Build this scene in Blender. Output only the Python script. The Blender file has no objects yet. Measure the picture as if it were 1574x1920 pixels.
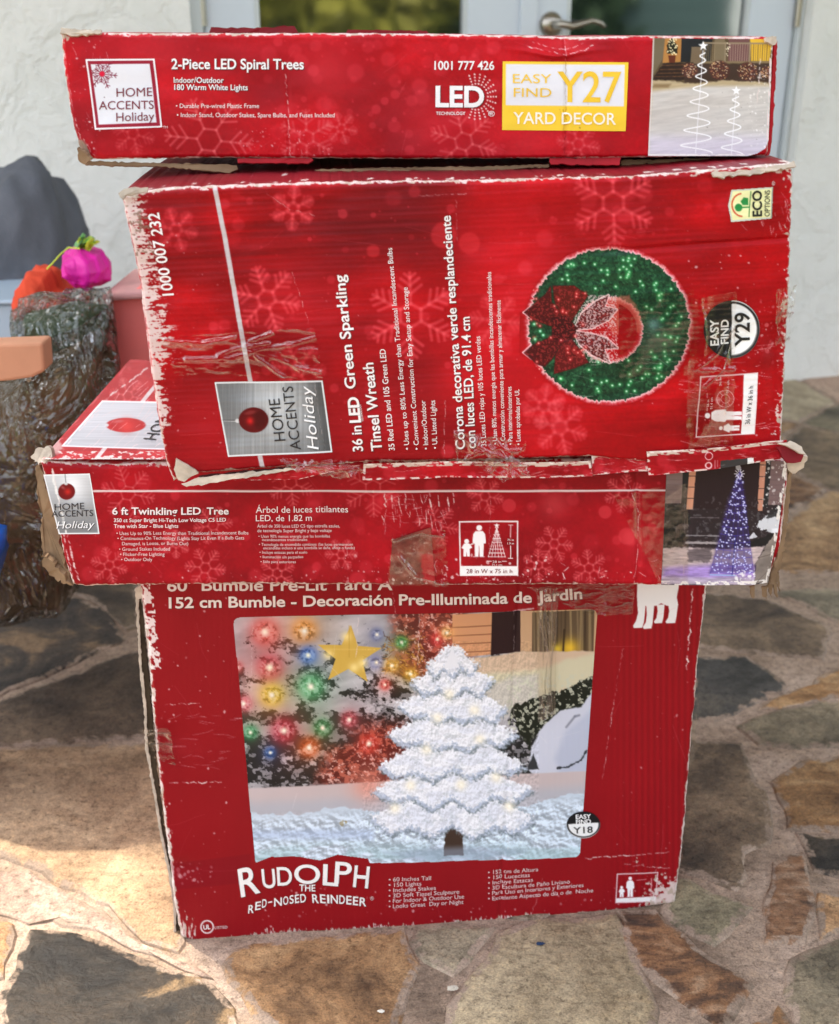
import bpy, math, random
import numpy as np
from mathutils import Vector
R = math.radians
scene = bpy.context.scene
COL = scene.collection
# ------------------------------------------------------------------ camera
PW, PH, F = 1574.0, 1920.0, 2120.0
PITCH = R(23.0)
CAM = np.array([0.0, 0.0, 1.0])
cd = bpy.data.cameras.new('camera')
cam = bpy.data.objects.new('camera', cd)
COL.objects.link(cam)
cam.location = CAM
cam.rotation_euler = (R(90) - PITCH, 0, 0)
cd.sensor_fit = 'HORIZONTAL'
cd.sensor_width = 36.0
cd.lens = 36.0 * F / PW
cd.clip_start = 0.02
cd.clip_end = 500
cd.dof.use_dof = True
cd.dof.focus_distance = 1.12
cd.dof.aperture_fstop = 8.0
scene.camera = cam
# ------------------------------------------------------------------ sky and sun
SUN_EL = R(60)
SUN_DIR = np.array([-0.81 * math.cos(SUN_EL), 0.59 * math.cos(SUN_EL), math.sin(SUN_EL)])
SUN_DIR /= np.linalg.norm(SUN_DIR)
w = bpy.data.worlds.new('World')
scene.world = w
w.use_nodes = True
nt = w.node_tree
bg = nt.nodes['Background']
sky = nt.nodes.new('ShaderNodeTexSky')
sky.sky_type = 'NISHITA'
sky.sun_disc = False
sky.sun_elevation = SUN_EL
sky.sun_rotation = math.atan2(SUN_DIR[0], SUN_DIR[1])
sky.air_density = 1.0
sky.dust_density = 2.5
hs = nt.nodes.new('ShaderNodeHueSaturation')
hs.inputs['Saturation'].default_value = 0.35
nt.links.new(sky.outputs[0], hs.inputs['Color'])
nt.links.new(hs.outputs[0], bg.inputs[0])
bg.inputs[1].default_value = 0.15
sl = bpy.data.lights.new('sun', 'SUN')
sl.energy = 2.0
sl.angle = R(1.2)
sl.color = (1.0, 0.91, 0.76)
so = bpy.data.objects.new('sun', sl)
COL.objects.link(so)
so.rotation_euler = Vector(SUN_DIR).to_track_quat('Z', 'Y').to_euler()
vs = scene.view_settings
vs.view_transform = 'Standard'
vs.look = 'None'
vs.gamma = 1.0
vs.exposure = 2.0

# ------------------------------------------------------------------ geometry of view
FW = np.array([0, math.cos(PITCH), -math.sin(PITCH)])
UP = np.array([0, math.sin(PITCH), math.cos(PITCH)])
RT = np.array([1.0, 0, 0])
def rays(px, py):
    px = np.asarray(px, float); py = np.asarray(py, float)
    return FW + ((px - PW / 2) / F)[..., None] * RT - ((py - PH / 2) / F)[..., None] * UP
def hit(px, py, P0, n):
    d = rays(px, py)
    t = np.dot(np.asarray(P0) - CAM, n) / (d @ n)
    return CAM + d * t[..., None]
def ground(px, py, z=0.0):
    return hit(px, py, np.array([0, 0, z]), np.array([0, 0, 1.0]))
def atY(px, py, Y):
    return hit(px, py, np.array([0, Y, 0]), np.array([0, -1.0, 0]))

# ------------------------------------------------------------------ objects
def tag(o, label=None, cat=None, group=None, kind=None):
    if label: o['label'] = label
    if cat: o['category'] = cat
    if group: o['group'] = group
    if kind: o['kind'] = kind
    return o
def empty(name, loc=(0, 0, 0), rz=0.0, label=None, cat=None, group=None):
    o = bpy.data.objects.new(name, None)
    o.empty_display_size = 0.1
    COL.objects.link(o)
    o.location = loc
    o.rotation_euler = (0, 0, rz)
    return tag(o, label, cat, group)
def mesh_obj(name, verts, faces, mats, parent=None, smooth=False, fmat=None, colors=None, local=False):
    """verts in world coordinates unless local"""
    v = np.asarray(verts, float).reshape(-1, 3)
    if parent is not None and not local:
        M = parent_matrix(parent)
        Mi = np.linalg.inv(M)
        v = v @ Mi[:3, :3].T + Mi[:3, 3]
    me = bpy.data.meshes.new(name)
    if isinstance(faces, np.ndarray) and faces.ndim == 2:
        k = faces.shape[1]
        me.vertices.add(len(v)); me.vertices.foreach_set('co', v.astype(np.float32).ravel())
        me.loops.add(faces.size); me.loops.foreach_set('vertex_index', faces.astype(np.int32).ravel())
        me.polygons.add(len(faces))
        me.polygons.foreach_set('loop_start', np.arange(0, faces.size, k, dtype=np.int32))
        me.update(calc_edges=True)
        me.validate()
    else:
        me.from_pydata([tuple(x) for x in v], [], [tuple(int(i) for i in f) for f in faces])
    for m in (mats if isinstance(mats, (list, tuple)) else [mats]):
        me.materials.append(m)
    if fmat is not None:
        me.polygons.foreach_set('material_index', np.asarray(fmat, dtype=np.int32))
    me.polygons.foreach_set('use_smooth', np.full(len(me.polygons), smooth, dtype=bool))
    if colors is not None:
        a = me.color_attributes.new('print', 'FLOAT_COLOR', 'POINT')
        c = np.ones((len(v), 4), np.float32)
        c[:, :3] = colors
        a.data.foreach_set('color', c.ravel())
    me.update()
    o = bpy.data.objects.new(name, me)
    COL.objects.link(o)
    if parent is not None:
        o.parent = parent
    return o
def parent_matrix(o):
    M = np.eye(4)
    while o is not None:
        rz = o.rotation_euler[2]
        T = np.eye(4)
        T[:2, :2] = [[math.cos(rz), -math.sin(rz)], [math.sin(rz), math.cos(rz)]]
        T[:3, 3] = o.location
        M = T @ M
        o = o.parent
    return M

# ------------------------------------------------------------------ noise
def _hash(ix, iy, seed):
    h = (ix.astype(np.int64) * 374761393 + iy.astype(np.int64) * 668265263 + seed * 974634777) & 0xFFFFFFFF
    h = ((h ^ (h >> 13)) * 1274126177) & 0xFFFFFFFF
    h = h ^ (h >> 16)
    return (h & 0xFFFFFF) / float(0xFFFFFF)
def vn(x, y, seed=0):
    x = np.asarray(x, float); y = np.asarray(y, float)
    ix = np.floor(x); iy = np.floor(y)
    fx = x - ix; fy = y - iy
    fx = fx * fx * (3 - 2 * fx); fy = fy * fy * (3 - 2 * fy)
    a = _hash(ix, iy, seed); b = _hash(ix + 1, iy, seed)
    c = _hash(ix, iy + 1, seed); d = _hash(ix + 1, iy + 1, seed)
    return (a * (1 - fx) + b * fx) * (1 - fy) + (c * (1 - fx) + d * fx) * fy
def fbm(x, y, seed=0, o=4, g=0.5):
    s = 0.0; a = 1.0; t = 0.0
    for k in range(o):
        s = s + a * vn(x * 2 ** k, y * 2 ** k, seed + k * 17); t += a; a *= g
    return s / t
def sst(a, b, x):
    t = np.clip((x - a) / (b - a), 0, 1)
    return t * t * (3 - 2 * t)
def s2l(c):
    c = np.clip(np.asarray(c, float), 0, 1)
    return np.where(c <= 0.04045, c / 12.92, ((c + 0.055) / 1.055) ** 2.4)
def rgb(r, g, b):
    return tuple(float(x) for x in s2l(np.array([r, g, b]) / 255.0)) + (1.0,)

# ------------------------------------------------------------------ materials
def new_mat(name):
    m = bpy.data.materials.new(name)
    m.use_nodes = True
    return m, m.node_tree, m.node_tree.nodes['Principled BSDF']
def N(t, kind, **kw):
    n = t.nodes.new(kind)
    for k, v in kw.items():
        setattr(n, k, v)
    return n
def ramp(t, stops):
    n = t.nodes.new('ShaderNodeValToRGB')
    e = n.color_ramp.elements
    while len(e) < len(stops): e.new(0.5)
    for i, (p, c) in enumerate(stops):
        e[i].position = p; e[i].color = c
    return n
def coords(t, scale=(1, 1, 1), rot=(0, 0, 0)):
    tc = N(t, 'ShaderNodeTexCoord'); mp = N(t, 'ShaderNodeMapping')
    mp.inputs['Scale'].default_value = scale
    mp.inputs['Rotation'].default_value = rot
    t.links.new(tc.outputs['Object'], mp.inputs['Vector'])
    return mp.outputs[0]
def noise(t, vec, scale, detail=5, rough=0.55, dist=0.0):
    n = N(t, 'ShaderNodeTexNoise')
    n.inputs['Scale'].default_value = scale
    n.inputs['Detail'].default_value = detail
    n.inputs['Roughness'].default_value = rough
    n.inputs['Distortion'].default_value = dist
    t.links.new(vec, n.inputs['Vector'])
    return n
def bump(t, b, h, strength, dist, prev=None):
    n = N(t, 'ShaderNodeBump')
    n.inputs['Strength'].default_value = strength
    n.inputs['Distance'].default_value = dist
    t.links.new(h, n.inputs['Height'])
    if prev is not None: t.links.new(prev, n.inputs['Normal'])
    if b is not None: t.links.new(n.outputs[0], b.inputs['Normal'])
    return n.outputs[0]
def print_mat(name, rough=0.42, spec=0.5, grain=0.0006):
    m, t, b = new_mat(name)
    a = N(t, 'ShaderNodeAttribute', attribute_name='print')
    t.links.new(a.outputs['Color'], b.inputs['Base Color'])
    v = coords(t)
    n = noise(t, v, 60, 4)
    r = N(t, 'ShaderNodeMapRange')
    r.inputs['To Min'].default_value = rough - 0.08
    r.inputs['To Max'].default_value = rough + 0.10
    t.links.new(n.outputs[0], r.inputs['Value'])
    t.links.new(r.outputs[0], b.inputs['Roughness'])
    b.inputs['Specular IOR Level'].default_value = spec
    n2 = noise(t, v, 260, 3)
    bump(t, b, n2.outputs[0], 0.25, grain)
    return m
def flat_mat(name, c, rough=0.5, spec=0.4, var=0.12, scale=40, metal=0.0, bumpd=0.0, bscale=120):
    m, t, b = new_mat(name)
    v = coords(t)
    n = noise(t, v, scale, 5)
    lo = tuple(x * (1 - var) for x in c[:3]) + (1,)
    hi = tuple(min(1, x * (1 + var)) for x in c[:3]) + (1,)
    rp = ramp(t, [(0.3, lo), (0.7, hi)])
    t.links.new(n.outputs[0], rp.inputs[0])
    t.links.new(rp.outputs[0], b.inputs['Base Color'])
    b.inputs['Roughness'].default_value = rough
    b.inputs['Specular IOR Level'].default_value = spec
    b.inputs['Metallic'].default_value = metal
    if bumpd:
        n2 = noise(t, v, bscale, 5)
        bump(t, b, n2.outputs[0], 0.6, bumpd)
    return m
MAT_PRINT = print_mat('printed_carton', 0.44, .16)
MAT_GLOSSY = print_mat('glossy_print', 0.38, .2)
MAT_TOP = print_mat('carton_sides', 0.45)
MAT_BROWN = flat_mat('bare_cardboard', rgb(132, 108, 84), 0.9, 0.1, 0.3, 30, bumpd=0.001)
MAT_FIBRE = flat_mat('torn_paper', rgb(190, 176, 160), 0.95, 0.05, 0.3, 60, bumpd=0.0015, bscale=200)
INK = {}
def ink(c):
    if c not in INK:
        INK[c] = flat_mat('ink_%d_%d_%d' % c, rgb(*c), 0.4, 0.4, 0.05, 80)
    return INK[c]
def tape_mat():
    m, t, b = new_mat('clear_tape')
    out = t.nodes['Material Output']
    tr = N(t, 'ShaderNodeBsdfTransparent')
    tr.inputs[0].default_value = (0.985, 0.975, 0.965, 1)
    gl = N(t, 'ShaderNodeBsdfGlossy')
    gl.inputs['Roughness'].default_value = 0.12
    mx = N(t, 'ShaderNodeMixShader')
    lw = N(t, 'ShaderNodeLayerWeight')
    lw.inputs[0].default_value = 0.5
    v = coords(t)
    n = noise(t, v, 30, 3, 0.5, 1.0)
    mm = N(t, 'ShaderNodeMath', operation='MULTIPLY_ADD')
    mm.inputs[1].default_value = 1.15; mm.inputs[2].default_value = -0.07
    t.links.new(lw.outputs['Facing'], mm.inputs[0])
    mm.use_clamp = True
    t.links.new(mm.outputs[0], mx.inputs[0])
    t.links.new(tr.outputs[0], mx.inputs[1]); t.links.new(gl.outputs[0], mx.inputs[2])
    bm = bump(t, None, n.outputs[0], 0.15, 0.004)
    t.links.new(bm, gl.inputs['Normal']); t.links.new(bm, lw.inputs['Normal'])
    t.links.new(mx.outputs[0], out.inputs[0])
    return m
MAT_TAPE = tape_mat()

# ------------------------------------------------------------------ painter (prints as colours on a fine mesh)
class Art:
    def __init__(self, X, Y):
        self.X = X; self.Y = Y
        self.C = np.zeros((len(X), 3))
    def fill(self, c):
        self.C[:] = np.array(c) / 255.0
    def blend(self, idx, a, c):
        c = np.asarray(c, float) / 255.0
        a = np.asarray(a)[:, None]
        self.C[idx] = self.C[idx] * (1 - a) + c * a
    def box(self, x0, y0, x1, y1):
        return np.nonzero((self.X > x0) & (self.X < x1) & (self.Y > y0) & (self.Y < y1))[0]
    def disc(self, cx, cy, rx, ry, c, a=1.0, soft=1.0, rot=0.0):
        m = max(rx, ry) + soft * 2
        i = self.box(cx - m, cy - m, cx + m, cy + m)
        if not len(i): return
        dx = self.X[i] - cx; dy = self.Y[i] - cy
        cr, sr = math.cos(rot), math.sin(rot)
        u = dx * cr + dy * sr; v = -dx * sr + dy * cr
        d = (np.sqrt((u / rx) ** 2 + (v / ry) ** 2) - 1) * min(rx, ry)
        self.blend(i, a * sst(soft, -soft, d), c)
    def ring(self, cx, cy, r, wd, c, a=1.0, soft=0.8, ry=None):
        ry = ry or r
        m = max(r, ry) + wd + soft * 2
        i = self.box(cx - m, cy - m, cx + m, cy + m)
        if not len(i): return
        d = abs(np.sqrt(((self.X[i] - cx) / r) ** 2 + ((self.Y[i] - cy) / ry) ** 2) - 1) * min(r, ry) - wd / 2
        self.blend(i, a * sst(soft, -soft, d), c)
    def glow(self, cx, cy, r, c, a=1.0, p=1.0):
        i = self.box(cx - 3 * r, cy - 3 * r, cx + 3 * r, cy + 3 * r)
        if not len(i): return
        d = np.sqrt((self.X[i] - cx) ** 2 + (self.Y[i] - cy) ** 2) / r
        self.blend(i, np.clip(a * np.exp(-d ** (2 * p)), 0, 1), c)
    def line(self, pts, wd, c, a=1.0, soft=0.8, rough=0.0, seed=0):
        for (x0, y0), (x1, y1) in zip(pts[:-1], pts[1:]):
            m = wd / 2 + soft * 2 + rough
            i = self.box(min(x0, x1) - m, min(y0, y1) - m, max(x0, x1) + m, max(y0, y1) + m)
            if not len(i): continue
            dx, dy = x1 - x0, y1 - y0
            L = dx * dx + dy * dy + 1e-9
            t = np.clip(((self.X[i] - x0) * dx + (self.Y[i] - y0) * dy) / L, 0, 1)
            d = np.hypot(self.X[i] - x0 - t * dx, self.Y[i] - y0 - t * dy) - wd / 2
            if rough: d = d + (fbm(self.X[i] / 5, self.Y[i] / 5, seed, 3) - 0.5) * 2 * rough
            self.blend(i, a * sst(soft, -soft, d), c)
    def pdist(self, pts, pad):
        xs = [p[0] for p in pts]; ys = [p[1] for p in pts]
        i = self.box(min(xs) - pad, min(ys) - pad, max(xs) + pad, max(ys) + pad)
        if not len(i): return i, None
        X = self.X[i]; Y = self.Y[i]
        ins = np.zeros(len(i), bool); d = np.full(len(i), 1e9)
        for (x0, y0), (x1, y1) in zip(pts, pts[1:] + pts[:1]):
            if y0 != y1:
                ins ^= ((y0 > Y) != (y1 > Y)) & (X < (x1 - x0) * (Y - y0) / (y1 - y0) + x0)
            dx, dy = x1 - x0, y1 - y0
            t = np.clip(((X - x0) * dx + (Y - y0) * dy) / (dx * dx + dy * dy + 1e-9), 0, 1)
            d = np.minimum(d, np.hypot(X - x0 - t * dx, Y - y0 - t * dy))
        return i, np.where(ins, -d, d)
    def poly(self, pts, c, a=1.0, soft=0.8, rough=0.0, seed=0, rs=6.0):
        i, d = self.pdist(list(pts), soft * 2 + rough)
        if d is None: return
        if rough: d = d + (fbm(self.X[i] / rs, self.Y[i] / rs, seed, 3) - 0.5) * 2 * rough
        self.blend(i, a * sst(soft, -soft, d), c)
    def frame(self, pts, wd, c, a=1.0):
        self.line(list(pts) + [pts[0]], wd, c, a)
    def vary(self, amp, sx, sy, seed, o=4):
        n = (fbm(self.X / sx, self.Y / sy, seed, o) - 0.5) * 2
        self.C *= (1 + amp * n)[:, None]
    def flake(self, cx, cy, r, rot, c, a, wd=3.0, soft=2.0):
        hx = [(cx + 0.28 * r * math.cos(rot + k * math.pi / 3), cy + 0.28 * r * math.sin(rot + k * math.pi / 3)) for k in range(7)]
        self.line(hx, wd, c, a, soft)
        for k in range(6):
            q = rot + k * math.pi / 3
            ux, uy = math.cos(q), math.sin(q)
            self.line([(cx + .28 * r * ux, cy + .28 * r * uy), (cx + r * ux, cy + r * uy)], wd, c, a, soft)
            for f, l in ((.5, .34), (.7, .27), (.88, .16)):
                bx, by = cx + f * r * ux, cy + f * r * uy
                for s in (-1, 1):
                    qq = q + s * R(52)
                    self.line([(bx, by), (bx + l * r * math.cos(qq), by + l * r * math.sin(qq))], wd * .9, c, a, soft)
    def star(self, cx, cy, r, c, rot=-math.pi / 2, a=1.0, inner=.42, sy=1.0):
        p = []
        for k in range(10):
            q = rot + k * math.pi / 5; rr = r if k % 2 == 0 else r * inner
            p.append((cx + rr * math.cos(q), cy + rr * math.sin(q) * sy))
        self.poly(p, c, a)
    def specks(self, n, x0, y0, x1, y1, c, rmin, rmax, seed, a=0.8, soft=0.8):
        rn = random.Random(seed)
        for _ in range(n):
            r = rmin + (rmax - rmin) * rn.random() ** 3
            self.disc(rn.uniform(x0, x1), rn.uniform(y0, y1), r * rn.uniform(.7, 1.6), r, c, a * rn.uniform(.4, 1), soft, rn.uniform(0, 3))
    def scratches(self, n, x0, y0, x1, y1, c, lmin, lmax, seed, ang=None, a=0.5, wd=1.0):
        rn = random.Random(seed)
        for _ in range(n):
            x, y = rn.uniform(x0, x1), rn.uniform(y0, y1)
            q = rn.uniform(0, math.pi) if ang is None else R(ang) + rn.gauss(0, .12)
            L = rn.uniform(lmin, lmax); pts = [(x, y)]
            for k in range(4):
                q += rn.gauss(0, .12)
                pts.append((pts[-1][0] + L / 4 * math.cos(q), pts[-1][1] + L / 4 * math.sin(q)))
            self.line(pts, wd * rn.uniform(.6, 1.3), c, a * rn.uniform(.4, 1), 0.8)
    def crease(self, pts, seed, wd=1.6, a=0.75, c=(232, 215, 212)):
        # a cracked fold line: broken white flecks along a path
        rn = random.Random(seed)
        for (x0, y0), (x1, y1) in zip(pts[:-1], pts[1:]):
            L = math.hypot(x1 - x0, y1 - y0); k = max(1, int(L / 5))
            px, py = x0, y0
            for j in range(1, k + 1):
                nx = x0 + (x1 - x0) * j / k + rn.gauss(0, .8); ny = y0 + (y1 - y0) * j / k + rn.gauss(0, .8)
                if rn.random() < .72:
                    self.line([(px, py), (nx, ny)], wd * rn.uniform(.4, 1.3), c, a * rn.uniform(.4, 1), .7)
                px, py = nx, ny
    def lin(self):
        return s2l(self.C)
    def person(self, T, c=(245, 240, 242), child=False):
        """standing silhouette; T maps unit (x right, y up 0..1) to print coordinates"""
        h = .11 if not child else .15
        pr = [(-.10, .80), (.10, .80), (.17, .70), (.19, .42), (.13, .40), (.12, .0), (.16, -.01), (.01, -.01), (.0, .34), (-.02, -.01), (-.17, -.01), (-.12, .02), (-.13, .40), (-.19, .44), (-.17, .70)]
        if child: pr = [(-.12, .72), (.12, .72), (.27, .50), (.15, .42), (.15, .0), (.02, 0), (.0, .25), (-.02, 0), (-.15, 0), (-.15, .42), (-.25, .46)]
        self.poly([T(*p) for p in pr], c)
        q = T(0, .90 if not child else .84); e = T(h * .75, .90 if not child else .84)
        r = math.hypot(e[0] - q[0], e[1] - q[1])
        self.disc(q[0], q[1], max(r, 1.5), max(r, 1.5), c)

# ------------------------------------------------------------------ faces of boxes
class Face:
    def __init__(self, P0, n, L, Rr, T, B, disp=None):
        self.P0 = np.array(P0, float); self.n = np.array(n, float) / np.linalg.norm(n)
        self.L, self.R, self.T, self.B = [np.array(p, float) for p in (L, Rr, T, B)]
        self.disp = disp or (lambda x, y: np.zeros_like(x))
    def to3d(self, px, py, lift=0.0):
        px = np.asarray(px, float); py = np.asarray(py, float)
        P = hit(px, py, self.P0, self.n)
        return P + (self.disp(px, py) + lift)[..., None] * self.n
    def coons(self, nu, nv):
        def par(p, k):
            q = np.concatenate([[0], np.cumsum(np.hypot(*np.diff(p, axis=0).T))]); q /= q[-1]
            t = np.linspace(0, 1, k)
            return np.stack([np.interp(t, q, p[:, 0]), np.interp(t, q, p[:, 1])], 1)
        T = par(self.T, nu); B = par(self.B, nu); L = par(self.L, nv); Rr = par(self.R, nv)
        s = np.linspace(0, 1, nu)[None, :, None]; t = np.linspace(0, 1, nv)[:, None, None]
        P = (1 - t) * T[None] + t * B[None] + (1 - s) * L[:, None] + s * Rr[:, None] \
            - ((1 - s) * (1 - t) * T[0] + s * (1 - t) * T[-1] + (1 - s) * t * B[0] + s * t * B[-1])
        return P, s[..., 0] + 0 * t[..., 0], t[..., 0] + 0 * s[..., 0]
def grid_faces(nu, nv, off=0):
    i = np.arange(nu - 1)[None, :] + np.arange(nv - 1)[:, None] * nu
    i = i.ravel() + off
    return np.stack([i, i + nu, i + nu + 1, i + 1], 1)
STEP = 1.4
def front_panel(face, paint, parent, mat, edge_round=0.004, name='front_panel', rag=1.2, seed=1):
    wpx = max(np.ptp(face.T[:, 0]), np.ptp(face.B[:, 0])); hpx = max(np.ptp(face.L[:, 1]), np.ptp(face.R[:, 1]))
    nu, nv = int(wpx / STEP), int(hpx / STEP)
    P, s, t = face.coons(nu, nv)
    X = P[..., 0]; Y = P[..., 1]
    el, er, et, eb = s * wpx, (1 - s) * wpx, t * hpx, (1 - t) * hpx
    e = np.minimum(np.minimum(el, er), np.minimum(et, eb))
    # ragged outline
    jit = (fbm(X / 9, Y / 9, seed, 3) - .5) * 2 * rag * sst(14, 0, e)
    sx = np.where(np.minimum(el, er) < np.minimum(et, eb), 1.0, 0.0)
    X = X + jit * sx; Y = Y + jit * (1 - sx)
    A = Art(X.ravel(), Y.ravel())
    A.el, A.er, A.et, A.eb, A.e = [q.ravel() for q in (el, er, et, eb, e)]
    A.s, A.t = s.ravel(), t.ravel()
    paint(A)
    V = hit(A.X, A.Y, face.P0, face.n)
    d = face.disp(A.X, A.Y) - edge_round * np.clip(1 - A.e / 9, 0, 1) ** 2
    d = d + 0.0007 * (fbm(A.X / 5, A.Y / 5, seed + 5, 3) - .5) * sst(24, 0, A.e)
    V = V + d[:, None] * face.n
    o = mesh_obj(name, V, grid_faces(nu, nv), mat, parent, True, colors=A.lin())
    per = np.concatenate([np.arange(nu), np.arange(1, nv) * nu + nu - 1, (nv - 1) * nu + np.arange(nu - 2, -1, -1), np.arange(nv - 2, 0, -1) * nu])
    return o, V[per], A
def body(face, per, depth, parent, mat, paint, rings=26, shrink=0.0, skip=2, name='carcass', bulge=0.0):
    """sides and back of a box, swept straight back from the outline of its front"""
    per = per[::skip]
    dv = -face.n.copy(); dv[2] = 0; dv /= np.linalg.norm(dv)
    c = per.mean(0); k = len(per)
    ts = np.linspace(0, 1, rings) ** 1.6
    V = []; Tt = []
    for t in ts:
        q = per + dv * depth * t
        q = q + (q - (c + dv * depth * t)) * (bulge * math.sin(math.pi * t) - shrink * t)
        V.append(q); Tt.append(np.full(k, t * depth))
    V = np.concatenate(V); Tt = np.concatenate(Tt)
    idx = np.arange(k)
    Fc = np.concatenate([np.stack([r * k + idx, r * k + (idx + 1) % k, (r + 1) * k + (idx + 1) % k, (r + 1) * k + idx], 1) for r in range(rings - 1)])
    colr = paint(V, Tt)
    nV = len(V)
    V2 = np.concatenate([V, [c + dv * depth * 1.0]])
    caps = np.stack([(rings - 1) * k + idx, (rings - 1) * k + (idx + 1) % k, np.full(k, nV), np.full(k, nV)], 1)
    faces = [tuple(f) for f in Fc] + [(a, b, cc) for a, b, cc, _ in caps]
    colr = np.concatenate([colr, colr[-1:]])
    return mesh_obj(name, V2, faces, mat, parent, False, colors=colr)
def side_paint(base, seed, worn=0.02):
    def f(V, t):
        u = V[:, 0] + V[:, 2] * 1.3
        c = np.tile(np.array(base) / 255., (len(V), 1))
        c *= (0.85 + 0.35 * fbm(u * 20, t * 20, seed, 4))[:, None]
        wv = sst(0.60, 0.70, fbm(u * 160, t * 120, seed + 3, 4) + 0.34 * np.clip(1 - t / .004, 0, 1) + 0.10 * np.exp(-((t - worn) / .003) ** 2) - 0.06 - .13 * sst(.012, .03, t))
        c = c * (1 - wv[:, None]) + np.array([225, 212, 202]) / 255. * wv[:, None]
        return s2l(c)
    return f
def panel(face, quad, paint, parent, mat, name, lift=0.0004, step=1.3, keep=None):
    q = np.array(quad, float)
    f2 = Face(face.P0, face.n, [q[0], q[3]], [q[1], q[2]], [q[0], q[1]], [q[3], q[2]], face.disp)
    nu = int(max(np.hypot(*(q[1] - q[0])), np.hypot(*(q[2] - q[3]))) / step) + 2
    nv = int(max(np.hypot(*(q[3] - q[0])), np.hypot(*(q[2] - q[1]))) / step) + 2
    P, s, t = f2.coons(nu, nv)
    A = Art(P[..., 0].ravel(), P[..., 1].ravel()); A.s = s.ravel(); A.t = t.ravel()
    A.w = nu * step; A.h = nv * step
    paint(A)
    V = face.to3d(A.X, A.Y, lift)
    Fc = grid_faces(nu, nv)
    if keep is not None:
        k = keep(A); Fc = Fc[k[Fc].all(1)]
        used = np.unique(Fc); mp = np.full(len(V), -1); mp[used] = np.arange(len(used))
        V = V[used]; Fc = mp[Fc]; colr = A.lin()[used]
    else: colr = A.lin()
    return mesh_obj(name, V, Fc, mat, parent, True, colors=colr)
def tape(face, quad, parent, seed, amp=0.0012, lift=0.0016, dirx=0.02, diry=0.02, name='packing_tape', rag=5, mat=None, folds=()):
    q = np.array(quad, float)
    f2 = Face(face.P0, face.n, [q[0], q[3]], [q[1], q[2]], [q[0], q[1]], [q[3], q[2]], face.disp)
    nu = int(np.hypot(*(q[1] - q[0])) / 2) + 3; nv = int(np.hypot(*(q[3] - q[0])) / 2) + 3
    P, s, t = f2.coons(nu, nv)
    X = P[..., 0].ravel(); Y = P[..., 1].ravel()
    e = np.minimum(np.minimum(s, 1 - s) * nu, np.minimum(t, 1 - t) * nv).ravel() * 2
    X = X + (fbm(X / 12, Y / 12, seed, 3) - .5) * rag * sst(12, 0, e)
    Y = Y + (fbm(X / 12, Y / 12, seed + 9, 3) - .5) * rag * sst(12, 0, e)
    f = fbm(X * dirx, Y * diry, seed + 4, 4)
    ridge = np.abs(f - .5) * 2
    fold = np.zeros_like(X)
    for pts in folds:
        dmin = np.full_like(X, 1e9)
        for (x0, y0), (x1, y1) in zip(pts[:-1], pts[1:]):
            dx, dy = x1 - x0, y1 - y0
            tt = np.clip(((X - x0) * dx + (Y - y0) * dy) / (dx * dx + dy * dy), 0, 1)
            dmin = np.minimum(dmin, np.hypot(X - x0 - tt * dx, Y - y0 - tt * dy))
        fold = np.maximum(fold, np.exp(-(dmin / 3.2) ** 2) * (.5 + fbm(X / 14, Y / 14, seed + 2, 2)))
    V = face.to3d(X, Y, 0) + (lift + amp * (1 - ridge) ** 3 * 2 + .0032 * fold)[:, None] * face.n
    return mesh_obj(name, V, grid_faces(nu, nv), mat or MAT_TAPE, parent, True)
def slab(name, pts, P0, n, thick, mat, parent, rag=1.5, seed=0, sub=6, bend=0.0):
    """a torn flap of board: outline in print coordinates on a plane, given real thickness"""
    q = []
    rn = random.Random(seed)
    for a, b in zip(pts, pts[1:] + pts[:1]):
        L = math.hypot(b[0] - a[0], b[1] - a[1]); k = max(1, int(L / sub))
        for j in range(k):
            q.append((a[0] + (b[0] - a[0]) * j / k + (rn.gauss(0, rag) if j else 0), a[1] + (b[1] - a[1]) * j / k + (rn.gauss(0, rag) if j else 0)))
    q = np.array(q); n = np.array(n, float) / np.linalg.norm(n)
    rz = parent.rotation_euler[2]
    Pc = hit(q[:, 0].mean(), q[:, 1].mean(), np.array(P0, float), np.array([math.sin(rz), -math.cos(rz), 0]))
    A = hit(q[:, 0], q[:, 1], Pc, n)
    if bend: A = A + (bend * (fbm(q[:, 0] / 30, q[:, 1] / 30, seed, 3) - .5))[:, None] * n
    Bk = A - n * thick
    k = len(q)
    fs = [tuple(range(k)), tuple(range(2 * k - 1, k - 1, -1))] + [(i, k + i, k + (i + 1) % k, (i + 1) % k) for i in range(k)]
    return mesh_obj(name, np.concatenate([A, Bk]), fs, mat, parent, False)

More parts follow.
